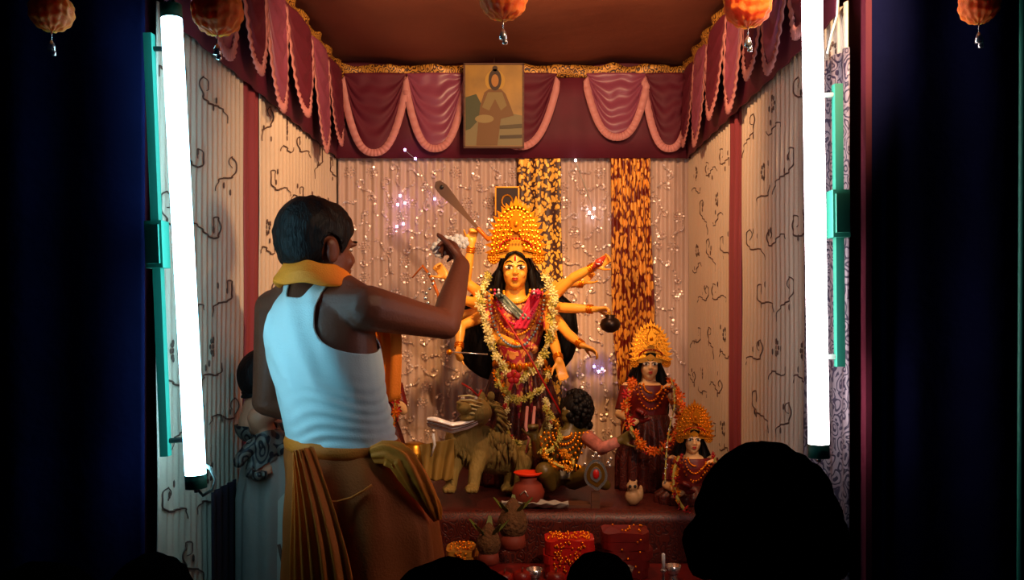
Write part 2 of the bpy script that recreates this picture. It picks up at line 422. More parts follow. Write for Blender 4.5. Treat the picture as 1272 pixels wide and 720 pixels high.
# ------------------------------------------------------------------ valances
def swag(parent, O, Sd, Nd, s0, s1, zt, D, m, seed, frill=True, pw=2.4, out=.03):
    O, Sd, Nd = V3(O), V3(Sd), V3(Nd); c = (s0+s1)/2; h = (s1-s0)/2
    def fn(u, v):
        a = u*2-1; bot = D*(1-abs(a)**pw)+.012
        zz = zt-bot*v
        bul = (1-a*a)*(.35+.65*v)*out
        fold = .007*math.sin(v*23+1.5*math.cos(a*1.6)+nz(a*2, v*2, seed)*2)*(1-a**4)
        return O+Sd*(c+h*a*(1-.05*v))+Nd*(.012+bul+fold)+V3((0, 0, zz))
    g = grid_obj('swag', fn, 34, 30, m, parent, .003)
    if frill:
        def fr(u, v):
            p = fn(u, .97); a = u*2-1
            t = V3(fn(min(u+.02, 1), 1))-V3(fn(max(u-.02, 0), 1)); t /= np.linalg.norm(t)
            dn = np.cross(t, Nd); dn = dn/np.linalg.norm(dn); dn = dn if dn[2] < 0 else -dn
            if abs(a) > .9: dn = unit(dn+V3((0, 0, -1))*2*(abs(a)-.9)*5)
            return p+Nd*(.006+.0022*math.sin(u*150))+dn*(.034*v)
        grid_obj('frill', fr, 150, 3, m_frill, parent=g, th=.002)
    return g
def valance(name, O, Sd, Nd, L, label, pattern, seed):
    O, Sd, Nd = V3(O), V3(Sd), V3(Nd)
    t = thing(name, O+Sd*L/2+V3((0, 0, 2.42)), label, 'valance')
    grid_obj('backing', lambda u, v: O+Sd*(u*L)+Nd*(.035+.004*math.sin(u*L*40))+V3((0, 0, 2.43+v*.42)), int(L*60), 4, m_maroon, t, .006)
    grid_obj('gold_border', lambda u, v: O+Sd*(u*L)+Nd*(.045+.012*math.sin(u*L*30)*v+.01*v)+V3((0, 0, 2.808+v*(.055+.016*nz(u*L*14, seed)))), int(L*80), 4, m_strip, t, .004)
    for i, (s0, s1, D, mm) in enumerate(pattern):
        swag(t, O+Nd*.035, Sd, Nd, s0, s1, 2.825, D, mm, seed+i*.7)
    return t
# back: swags at pixel spans
bx = lambda x: P(x, 0, YB-.05)[0]-(XL+.01)
pat = [(bx(428), bx(506), .36, m_maroon), (bx(506), bx(578), .34, m_pink), (bx(600), bx(692), .33, m_maroon), (bx(728), bx(802), .285, m_pink), (bx(800), bx(858), .34, m_maroon)]
vb = valance('valance', (XL+.01, YB-.03, 0), (1, 0, 0), (0, -1, 0), XR-XL-.02, 'maroon and pink swagged valance across the back wall', pat, 1)
lp = [(.02, .20, .33, m_maroon), (.14, .50, .38, m_pink), (.50, .76, .34, m_maroon), (.76, 1.03, .40, m_pink), (1.03, 1.42, .34, m_maroon), (1.42, 1.72, .42, m_pink), (1.72, 2.02, .33, m_maroon)]
valance('valance', (XL, YF+.02, 0), (0, 1, 0), (1, 0, 0), YB-YF-.06, 'maroon and pink swagged valance along the left wall', lp, 2)
rp = [(.05, .34, .36, m_maroon), (.34, .62, .38, m_pink), (.60, .86, .33, m_maroon), (.86, 1.14, .38, m_pink), (1.14, 1.5, .33, m_maroon), (1.5, 1.78, .38, m_pink), (1.78, 2.03, .33, m_maroon)]
valance('valance', (XR, YF+.02, 0), (0, 1, 0), (-1, 0, 0), YB-YF-.06, 'maroon and pink swagged valance along the right wall', rp, 3)

# ------------------------------------------------------------------ framed print
Yp = YB-.16
t = thing('holy_picture', P(613, 183, Yp), 'upright print of a seated haloed figure hung over the back valance', 'picture')
c0, c1 = P(577, 80, Yp), P(650, 183, Yp); W_, H_ = c1[0]-c0[0], c0[2]-c1[2]
mp_bg = mat('print_olive_yellow', '#94701f', .5, var=.3, vscale=9)
M().box(((c0[0]+c1[0])/2, Yp, (c0[2]+c1[2])/2), (W_, .01, H_)).build('print_sheet', mp_bg, t, False)
def pr(name, pts, col, k, label):
    o = M().plate([(x*W_, -y*H_) for x, y in pts], (c0[0], Yp-.0055-k*.0006, c0[2]), (1, 0, 0), (0, 0, 1), .0005).build(name, mat('print_ink', col, .6), t, False)
    if label: o['label'] = label
circ = lambda cx, cy, rx, ry, n=18: [(cx+rx*math.cos(2*PI*i/n), cy+ry*math.sin(2*PI*i/n)) for i in range(n)]
pr('printed_ground', [(.02, .98), (.98, .98), (.98, .62), (.7, .58), (.3, .6), (.02, .66)], '#79704a', 0, 'printed grey stone steps')
pr('printed_foliage', [(.02, .4), (.2, .36), (.3, .5), (.26, .66), (.1, .78), (.02, .8)], '#3d4526', 1, 'printed dark foliage')
pr('printed_halo', circ(.52, .2, .17, .13), '#b08a2e', 1, 'printed halo')
pr('printed_robe', [(.42, .3), (.34, .34), (.27, .5), (.24, .66), (.2, .98), (.56, .98), (.62, .66), (.84, .62), (.78, .5), (.7, .36), (.62, .3)], '#6b4a1e', 2, 'printed brown robe')
pr('printed_shawl', [(.4, .34), (.3, .52), (.42, .56), (.52, .42), (.62, .56), (.72, .5), (.64, .34)], '#7d6c3c', 3, 'printed pale shawl')
pr('printed_hair', circ(.52, .19, .11, .13), '#33200f', 4, 'printed dark hair')
pr('printed_hair', circ(.52, .055, .045, .035), '#33200f', 4, 'printed topknot')
pr('printed_face', circ(.52, .2, .062, .075), '#a5712f', 5, 'printed face')
pr('printed_knee', circ(.34, .66, .16, .05), '#8b7a49', 4, 'printed knee')
pr('printed_step', [(.6, .74), (.98, .72), (.98, .77), (.6, .78)], '#4b4227', 4, 'printed step edge')
pr('printed_step', [(.6, .86), (.98, .85), (.98, .89), (.6, .9)], '#3c3420', 4, 'printed step edge')
q = M()
for (x, z, sx, sz) in ((c0[0], (c0[2]+c1[2])/2, .008, H_), (c1[0], (c0[2]+c1[2])/2, .008, H_), ((c0[0]+c1[0])/2, c0[2], W_+.008, .008), ((c0[0]+c1[0])/2, c1[2], W_+.008, .008)):
    q.box((x, Yp-.002, z), (sx, .016, sz))
q.build('picture_edge', m_wood, t, False)
M().tube([((c0[0]+c1[0])/2, Yp+.008, c0[2]-.01), ((c0[0]+c1[0])/2, YB-.1, ZC-.005)], .002, 5).build('hanging_cord', m_wood, t)

# ------------------------------------------------------------------ fluorescent tubes
def tube_light(name, p0, p1, b0, b1, bal, label, side):
    """p0-p1 glass tube ends, b0-b1 batten ends"""
    p0, p1, b0, b1 = map(V3, (p0, p1, b0, b1)); t = thing(name, b1, label, 'tube light')
    d = unit(p1-p0)
    M().tube([p0, p1], .0235, 16).build('glass_tube', m_tube if side < 0 else m_tube2, t)
    for e, s in ((p0, -1), (p1, 1)):
        M().tube([e-s*d*.002, e+s*d*.03], .0245, 14).build('end_cap', m_teal, t)
        M().tube([e+s*d*.03, e+s*d*.04], .006, 6).build('pin', m_silver2, t)
    db = unit(b1-b0); L = np.linalg.norm(b1-b0)
    R = np.array([unit(np.cross(db, (0, 1, 0))), unit(np.cross(db, np.cross(db, (0, 1, 0)))), db]).T
    M().box((b0+b1)/2, (.019, .022, L), R).build('batten', m_teal, t, False)
    bc = b0+(b1-b0)*bal
    bl = M(); bl.box(bc, (.04, .045, .11), R); bl.box(bc+V3((0, -.026, 0)), (.03, .01, .09), R); bl.build('ballast', m_teal, t, False)
    for f in (.035, .965):
        a = b0+(b1-b0)*f; g = p0+(p1-p0)*max(.02, min(.98, f))
        tt = np.dot(a-p0, d); g = p0+d*min(max(tt, .02), np.linalg.norm(p1-p0)-.02)
        M().tube([a, (a+g)/2+V3((0, .015, 0)), g+V3((0, .02, 0))], .006, 6).build('holder_arm', m_wire if side > 0 else m_black, t)
    return t
Yt = 2.06
tl = tube_light('tube_light', P(213, 22, Yt), P(243, 590, Yt), P(185, 42, Yt+.015), P(206, 566, Yt+.015), .5, 'glowing white tube light hanging at the left of the opening', -1)
tr = tube_light('tube_light', P(1008, -45, Yt), P(1017, 552, Yt), P(1040, 105, Yt+.015), P(1043, 455, Yt+.015), .46, 'glowing white tube light hanging at the right of the opening', 1)
pt = [P(244, 606, Yt), P(252, 615, Yt), P(264, 608, Yt), P(268, 596, Yt), P(262, 582, Yt), P(256, 578, Yt+.01)]
M().tube(pt, .004, 6).build('cable', m_wire, tl)
M().tube([P(209, 20, Yt), P(216, 2, Yt), P(214, -30, Yt)], .004, 6).build('cable', m_black, tl)
M().tube([P(1028, 66, Yt), P(1034, 40, Yt+.01), P(1040, 20, Yt+.01), P(1042, -20, Yt)], .003, 6).build('cable', m_wire, tr)

# ------------------------------------------------------------------ hanging paper balls
def paper_ball(px, py, rad, Y, label, seed):
    c = P(px, py, Y); t = thing('paper_ball', c, label, 'decoration', 'orange paper balls hanging across the front')
    def fn(u, v):
        th = 2*PI*u; ph = PI*(.02+.96*v); rr = rad*(1+.025*math.sin(th*14)+.025*math.sin(ph*13+2*math.sin(th*3))+.04*nz(th*2, ph*3, seed))
        return c+V3((rr*math.sin(ph)*math.cos(th), rr*math.sin(ph)*math.sin(th), -rr*math.cos(ph)*.96))
    grid_obj('ball', fn, 84, 44, m_ball, t, wrap=True)
    top = 2.62
    M().tube([c+V3((0, 0, rad*.9)), V3((c[0], c[1], top))], .0015, 5).build('thread', m_black, t)
    q = M(); a = c-V3((0, 0, rad*.93))
    q.tube([a, a-V3((0, 0, .02))], .0015, 5)
    q.lathe(a-V3((.0, 0, .045)), [(.001, 0), (.009, .002), (.008, .012), (.005, .02), (.001, .026)], 10)
    q.lathe(a-V3((-.004, 0, .055)), [(.001, 0), (.006, .002), (.006, .01), (.001, .014)], 8)
    q.build('foil_tassel', m_silver2, t)
    return t
for i, (px, py, rp_, lb) in enumerate(((64, 14, 26, 'orange paper ball hanging before the dark left cloth'), (270, 14, 31, 'orange paper ball hanging just right of the left tube'), (625, -4, 30, 'orange paper ball hanging at the top centre'), (929, 6, 29, 'orange paper ball hanging just left of the right tube'), (1216, 6, 24, 'orange paper ball hanging before the dark right cloth'))):
    paper_ball(px, py, rp_/FPX*1.9, 1.9, lb, i*3.1)
tag(M().tube([V3((x, 1.9, 2.62-.0*x)) for x in np.linspace(-1.8, 1.8, 20)], .002, 5).build('festoon_cord', m_black, None, origin=(0, 1.9, 2.62)), 'thin dark cord stretched over the opening carrying the paper balls', 'cord')

# ------------------------------------------------------------------ fairy lights on backdrop
def lamps(name, pts, col, label):
    m = mat('led_glow', '#ffffff', .4, emit=col, es=14)
    a = P(*pts[0]); t = thing(name, a, label, 'lights')
    q = M(); q.tube([P(x, y, Y)+V3((0, .02, 0)) for x, y, Y in pts], .0012, 4); q.build('cable', m_wire, t)
    for x, y, Y in pts: M().ell(P(x, y, Y), (.0055, .0055, .007), None, 8, 5).build('bulb', m, t)
YV = YB-.055
lamps('fairy_lights', [(497, 243, YV), (503, 252, YV), (494, 254, YV), (501, 278, YV), (493, 281, YV)], (.75, .45, 1), 'violet fairy lights on the backdrop right of the man\'s head')
lamps('fairy_lights', [(503, 186, YB-.14), (516, 197, YB-.1), (540, 247, YV)], (.6, .35, 1), 'violet fairy lights under the back valance')
lamps('fairy_lights', [(715, 199, YB-.1), (738, 259, YV), (732, 264, YV), (736, 270, YV)], (1, .8, .85), 'pinkish fairy lights between the two brocade drapes')
lamps('fairy_lights', [(748, 458, YV), (744, 461, YV), (738, 455, YV)], (.35, .3, 1), 'blue fairy lights below the goddess\'s lowest right hand')

# ------------------------------------------------------------------ human helpers
def hand(q, wrist, d, n, thumb, s=1, curl=.35, spread=.12):
    """wrist point, pointing direction d, palm normal n (toward palm side), thumb direction sign along d x n"""
    wrist = V3(wrist); d = unit(d); n = V3(n); n = unit(n-d*np.dot(n, d)); w = np.cross(d, n)*thumb
    q.cap(wrist, .024*s, wrist+d*.02*s, .024*s)
    for k in (-1.5, -.5, .5, 1.5): q.cap(wrist+d*.015*s+w*k*.011*s, .015*s, wrist+d*.085*s+w*k*.0185*s, .0115*s)
    for k, L in ((1.5, .072), (.5, .082), (-.5, .077), (-1.5, .06)):
        p = wrist+d*.088*s+w*k*.0195*s; a = 0; dd = unit(d+w*k*spread*.5)
        for j, f in enumerate((.45, .3, .25)):
            a += curl*(1.0+.5*j); v = dd*math.cos(a)+n*math.sin(a); e = p+v*L*f*s
            q.cap(p, (.0095-.0008*j)*s, e, (.0088-.001*j)*s, 8); p = e
    p = wrist+d*.025*s+w*.022*s; v = unit(d*.7+w*.8+n*.3)
    for j, f in enumerate((.04, .032, .026)):
        e = p+v*f*s; q.cap(p, (.013-.0015*j)*s, e, (.0115-.0015*j)*s, 8); p = e; v = unit(v+d*.35+n*.25)
def head(q, c, f, u=(0, 0, 1), s=1, neck=True, fem=False):
    """c centre of head, f facing"""
    f = unit(f); u = V3(u); u = unit(u-f*np.dot(u, f)); r = np.cross(f, u); R = np.array([r, f, u]).T
    A = lambda x, y, z: V3(c)+(r*x+f*y+u*z)*s
    q.ell(A(0, -.012, .025), (.076*s, .094*s, .088*s), R, 18, 12)
    q.ell(A(0, .018, -.03), (.063*s, .070*s, .080*s), R, 16, 10)
    q.ell(A(0, .05, -.085), (.030*s, .028*s, .024*s), R)
    q.ell(A(0, .03, -.068), (.048*s, .045*s, .032*s), R)
    for k in (-1, 1):
        q.ell(A(k*.034, .062, -.03), (.022*s, .018*s, .022*s), R); q.ell(A(k*.028, .078, .018), (.026*s, .010*s, .008*s), R)
        if not fem:
            q.ell(A(k*.078, -.008, -.012), (.010*s, .020*s, .032*s), R); q.ell(A(k*.084, -.014, .006), (.007*s, .018*s, .018*s), R)
    q.cap(A(0, .080, .010), .007*s, A(0, .098, -.022), .010*s, 8); q.ell(A(0, .094, -.027), (.016*s, .011*s, .009*s), R)
    q.ell(A(0, .083, -.053), (.022*s, .009*s, .0055*s), R); q.ell(A(0, .082, -.063), (.018*s, .009*s, .0055*s), R)
    if neck: q.cap(A(0, -.02, -.07), .052*s, A(0, -.025, -.16), .058*s, 14)
    return A, R
def foot(q, ankle, d, s=1):
    a = V3(ankle); d = unit(d)
    q.cap(a+V3((0, 0, -.02)), .036*s, a-d*.03*s+V3((0, 0, -.045*s)), .032*s); q.cap(a+V3((0, 0, -.03*s)), .035*s, a+d*.12*s+V3((0, 0, -.052*s)), .028*s)
    for k in range(-2, 3): 
        w = np.cross(d, (0, 0, 1)); q.cap(a+d*.12*s+w*k*.016*s+V3((0, 0, -.06*s)), .014*s, a+d*(.165-.01*abs(k+1))*s+w*k*.018*s+V3((0, 0, -.066*s)), .011*s, 8)

# ------------------------------------------------------------------ the priest
def priest():
    Rr, Ff = V3((.82, -.57, 0)), V3((.57, .82, 0)); Yc = 2.36
    t = thing('person', (-.46, Yc, ZS), 'man in white vest and orange dhoti seen from behind, right arm raised', 'person')
    q = M()
    secs = [(1.16, -.455, .17, .145), (1.24, -.465, .172, .145), (1.31, -.478, .158, .130), (1.38, -.49, .150, .122), (1.48, -.513, .153, .118), (1.58, -.533, .163, .120), (1.66, -.542, .168, .112), (1.715, -.545, .150, .095), (1.75, -.546, .105, .075), (1.785, -.546, .06, .06)]
    q.loft([((x, Yc, z), a, b) for z, x, a, b in secs], 28, Rr, Ff)
    hc = V3((-.545, Yc+.015, 1.870))
    fd = unit((.74, .67, -.05)); A, R = head(q, hc, fd, (0, 0, 1), 1.0, True)
    q.cap(hc-V3((.005, .0, .07)), .056, (-.546, Yc, 1.76), .062, 14)
    sR, eR, wR = V3((-.400, 2.265, 1.712)), P(553, 403, 2.44), P(573, 330, 2.60)
    sL, eL, wL = V3((-.692, 2.455, 1.71)), V3((-.728, 2.50, 1.45)), V3((-.52, 2.61, 1.37))
    # shoulders, shoulder blades and traps
    q.cap((-.50, 2.31, 1.72), .055, sR, .058); q.cap((-.60, 2.40, 1.72), .055, sL, .055)
    q.cap((-.53, Yc, 1.79), .045, sR+V3((0, 0, .012)), .040); q.cap((-.56, Yc, 1.79), .045, sL+V3((0, 0, .012)), .040)
    q.ell(V3((-.485, 2.28, 1.645)), (.055, .035, .075)); q.ell(V3((-.635, 2.34, 1.64)), (.05, .035, .075))
    q.limb([(sR, .060), (sR*.5+eR*.5, .050), (eR, .041)]); q.limb([(eR, .043), (eR*.65+wR*.35, .042), (wR, .027)])
    q.limb([(sL, .055), (sL*.5+eL*.5, .047), (eL, .039)]); q.limb([(eL, .041), (eL*.65+wL*.35, .039), (wL, .026)])
    hd = P(566, 304, 2.70)-wR
    hand(q, wR, hd, (-.7, .1, -.2), 1, .95, .5); hand(q, wL, wL-eL, (0, 0, -1), 1, .95, .4)
    # legs
    for k in (-1, 1):
        h = V3((-.455, Yc, 1.13))+Rr*k*.085; kn = V3((-.44, Yc, .80))+Rr*k*.10+Ff*.03; an = V3((-.44, Yc, .43))+Rr*k*.09-Ff*.01
        q.limb([(h, .092), (kn, .058), (an, .038)]); foot(q, an, Ff+Rr*k*.2)
    V, T = q.skin(.0055, 5)
    mesh_obj('body', V, T.tolist(), m_skin, t)
    # hair: head-local mask
    l = (V-hc)@R        # columns r,f,u
    x, y, z = l[:, 0], l[:, 1], l[:, 2]
    line = np.where(y > .045, .055, np.where(y > .012, .055-(.045-y)/.033*.06, np.where(y > -.02, .012+(y+.02)*-.25, -.085+(y+.02)*.2)))
    line = np.interp(y, [-.11, -.035, -.02, .004, .02, .045, .07, .12], [-.100, -.088, -.04, .018, -.01, .035, .058, .075])
    f = (z-line)*1.0
    f = np.where(np.abs(x) > .055, np.minimum(f, (np.sqrt(((y+.012)/.024)**2+((z+.008)/.036)**2)-1)*.03), f)
    f[np.linalg.norm(l, axis=1) > .16] = -1
    top = np.clip((z-.02)/.08, 0, 1); backf = np.clip((-y)/.08, 0, 1)
    off = .010+.012*top+.016*backf+.004*np.array([nz(a*60, b*60, c*60) for a, b, c in l])
    hv, hf = shell(V, T, f, off); hv, hf = thick(hv, hf, .006); mesh_obj('hair', hv, hf, m_hair, t)
    # eyebrow and eye
    M().ell(A(.035, .079, .024), (.018, .006, .004), R, 10, 6).build('eyebrow', m_hair, t); M().ell(A(-.035, .079, .024), (.018, .006, .004), R, 10, 6).build('eyebrow', m_hair, t)
    for k in (-1, 1):
        e = M().ell(A(k*.031, .067, .003), (.012, .009, .005), R, 10, 6).build('eye', m_eye, t); M().ell(A(k*.031, .075, .003), (.005, .003, .005), R, 8, 5).build('iris', m_black, e)
    # vest
    cx = np.interp(V[:, 2], [s[0] for s in secs], [s[1] for s in secs]); rel = V-np.stack([cx, np.full(len(V), Yc), V[:, 2]], 1)
    rr = rel@Rr; ff = rel@Ff; zz = V[:, 2]
    wmask = (.078+.12*np.exp(-(zz-1.585)/.026))-np.abs(rr)
    zn = np.where(ff < 0, 1.735+.05*(np.abs(rr)/.052)**4, 1.66+.09*(np.abs(rr)/.06)**4)-zz
    f = np.minimum(wmask, zn); f = np.minimum(f, zz-1.335+.008*np.sin(rr*40))
    f = np.minimum(f, .205-np.abs(rr)); f = np.minimum(f, 1.772-zz)
    armL = seg_dist(V, sL, eL)-.058; f = np.where(zz < 1.66, np.minimum(f, np.maximum(armL, .15-np.abs(rr))), f)
    f = np.where(np.linalg.norm(V-sL, axis=1) < .055, -.01, f)
    wr = np.array([.0045*math.sin(z_*190+9*nz(a*4, b*2, z_*5)*2+a*a*150+a*12)*(.6+.8*nz(a*7, z_*9))*max(0, min(1, (1.56-z_)/.12))*max(0, min(1, .5+a*6+1.6*(1.5-z_)))+.003*math.sin((a*1.2+z_*.6)*70+3*nz(a*6, z_*5))*max(0, min(1, (z_-1.44)/.1)) for a, b, z_ in zip(rr, ff, zz)])
    vv, vf = shell(V, T, f, .0085, wr); vv, vf = thick(vv, vf, .005); mesh_obj('vest', vv, vf, m_vest, t)
    # dhoti
    ds = [(1.365, -.485, .152, .126), (1.31, -.475, .170, .145), (1.24, -.452, .192, .165), (1.15, -.435, .208, .18), (1.0, -.43, .218, .185), (.8, -.43, .222, .19), (.6, -.43, .225, .19), (.44, -.43, .22, .185)]
    zi = [d[0] for d in ds][::-1]
    g = lambda z_, k: float(np.interp(z_, zi, [d[k] for d in ds][::-1]))
    def fn(u, v):
        th = 2*PI*u; z_ = 1.365-(1.365-.44)*v; a = min(1, v*3)
        fold = .012*a*math.sin(th*9+v*3+2*nz(th*1.2, v*2))+.010*a*nz(th*4, v*3)+.006*math.sin(v*26+th*2)*max(0, 1-v*3)
        return V3((g(z_, 1), Yc, z_))+Rr*(g(z_, 2)+fold)*math.cos(th)+Ff*(g(z_, 3)+fold)*math.sin(th)
    grid_obj('dhoti', fn, 150, 60, m_dhoti, t, .004, wrap=True)
    # waist roll, bright twisted end on the right hip, hanging pleats on the left
    pts = []; rs = []
    for k in range(40):
        th = 2*PI*k/40; pts.append(V3((-.483, Yc, 1.352-.012*math.cos(th)))+Rr*.158*math.cos(th)+Ff*.132*math.sin(th))
    M().tube(pts, .013, 8, True, (1.5, .8)).build('waist_roll', m_dhoti2, t)
    def strip(name, path, wid, m, nf, seed, amp=.012, thk=.004):
        path = [V3(p) for p in path]; n = len(path)
        def fn(u, v):
            x = v*(n-1); i = min(int(x), n-2); fr = x-i; fr2 = fr
            p0 = path[max(i-1, 0)]; p1 = path[i]; p2 = path[i+1]; p3 = path[min(i+2, n-1)]
            c = .5*((2*p1)+(-p0+p2)*fr2+(2*p0-5*p1+4*p2-p3)*fr2**2+(-p0+3*p1-3*p2+p3)*fr2**3)
            wv = float(np.interp(v, np.linspace(0, 1, len(wid)), wid)); a = u-.5
            nrm = unit((-.25, -1, 0)); sd = unit(np.cross(p2-p1, nrm)); 
            return c+sd*a*wv+nrm*(.012*(1-(2*a)**2)*3+amp*math.sin(a*nf*2*PI+seed+1.5*math.sin(v*4)))
        grid_obj(name, fn, 60, 40, m, t, thk)
    strip('pleated_tail', [P(378, 556, 2.20), P(385, 600, 2.185), P(392, 650, 2.17), P(400, 720, 2.16), (-.47, 2.16, .75), (-.46, 2.165, .5)], [.05, .09, .13, .17, .2, .22], m_dhoti2, 6, 0, .007)
    kp = [P(462, 566, 2.235), P(480, 562, 2.225), P(497, 568, 2.22), P(509, 584, 2.22), P(519, 600, 2.225), P(529, 616, 2.235), P(538, 632, 2.25), P(544, 646, 2.265)]; kr = [.020, .029, .032, .031, .029, .025, .020, .010]
    def knot(u, v):
        x = v*7; i = min(int(x), 6); f = x-i; c = kp[i]*(1-f)+kp[i+1]*f; r = kr[i]*(1-f)+kr[i+1]*f; th = 2*PI*u
        tg = unit(kp[i+1]-kp[i]); sd = unit(np.cross(tg, (0, 1, 0))); g = 1+.16*math.sin(th*7+v*9)+.12*nz(th, v*6)
        return c+sd*r*g*math.cos(th)+V3((0, 1, 0))*r*.55*g*math.sin(th)
    grid_obj('waist_knot', knot, 60, 46, m_orange, t, wrap=True)
    e_ = [P(400, 622, 2.168), P(418, 623, 2.165), P(436, 618, 2.17), P(452, 609, 2.178), P(462, 602, 2.185)]
    M().tube(e_, .003, 6).build('hem_edge', m_dhoti2, t)
    # folded edge line across the seat
    pt = [V3(fn_) for fn_ in [P(402, 625, 2.165), P(420, 624, 2.16), P(440, 618, 2.155), P(458, 607, 2.16)]]
    # scarf around the neck
    q = M(); pts = []
    for k in range(30):
        th = 2*PI*k/30; b = .5-.5*math.sin(th)     # back = 1
        pts.append(V3((-.548, Yc-.005, 1.792+.012*b))+Rr*.094*math.cos(th)+Ff*.092*math.sin(th)+V3((0, 0, -.035*(1-b)**2)))
    def sc(u, v):
        i = u*30; k = int(i) % 30; fr = i-int(i); p = pts[k]*(1-fr)+pts[(k+1) % 30]*fr; o_ = unit((p-V3((-.548, Yc-.005, p[2]))))
        a = 2*PI*v; return p+o_*(.014*math.cos(a)+.003*math.sin(a*3+u*25))+V3((0, 0, 1))*(.030*math.sin(a)+.003*math.sin(u*40))-o_*.016*math.sin(a)
    grid_obj('scarf', sc, 90, 16, m_orange, t, wrap=True)
    for sg, ln in ((1, .30), (-1, .28)):
        def se(u, v):
            q_ = min(1, v*2.2); q_ = q_*q_*(3-2*q_); k = sg*(.05+(.065 if sg > 0 else .02)*q_)
            c_ = V3((-.548, Yc, 1.765))+Ff*(.105+.035*q_)+Rr*k
            return c_+Rr*((u-.5)*.08)+Ff*(.010*math.sin(u*14)+.008*math.sin(v*3))+V3((0, 0, -ln*v))
        grid_obj('scarf_end', se, 24, 20, m_orange, t, .003)
    return wR, hd
wR, hd = priest()
# white flowers in the hand
t = thing('flower_string', P(556, 309, 2.70), 'short string of bright white flowers held in the raised hand', 'flowers')
for i, (px, py) in enumerate(((543, 308), (549, 303), (556, 300), (563, 302), (569, 298), (575, 301), (547, 313), (553, 308))):
    c = P(px, py, 2.70+.006*(i % 3)); q = M()
    for k in range(6): 
        a = k*PI/3+i; q.ell(c+V3((.012*math.cos(a), -.003, .012*math.sin(a))), (.009, .005, .009), None, 6, 4)
    q.ell(c-V3((0, .005, 0)), (.005, .004, .005), None, 6, 4); q.build('flower', mat('white_petal', '#fffaf0', .5), t)

# ------------------------------------------------------------------ dais
t = thing('idol_dais', ((XL+XR)/2, 3.7, ZS), 'red draped high platform carrying the idols at the back', 'platform')
def dais(t, x0, x1, y0, y1, z0, z1, m, seed):
    M().box(((x0+x1)/2, (y0+y1)/2, (z0+z1)/2), (x1-x0-.02, y1-y0-.03, z1-z0-.004)).build('box_frame', m_wood, t, False)
    def fn(u, v):
        x = x0+(x1-x0)*u
        if v < .35: k = v/.35; return (x, y1-(y1-y0)*k, z1+.001*nz(x*9, k*6, seed))
        k = (v-.35)/.65; a = .014*k*math.sin(x*62+2.5*nz(x*6, seed)); return (x, y0-.004-a*1-.012*k, z1-(z1-z0)*k*.99)
    grid_obj('cover_cloth', fn, 170, 42, m, t, .003)
dais(t, XL+.06, XR-.05, 3.2, 4.14, ZS, .98, m_redbroc, 1)
t = thing('offering_table', (.1, 3.0, ZS), 'lower red draped table in front of the idols holding offerings', 'table')
dais(t, -.28, XR-.06, 2.82, 3.17, ZS, .80, m_rsari, 2)

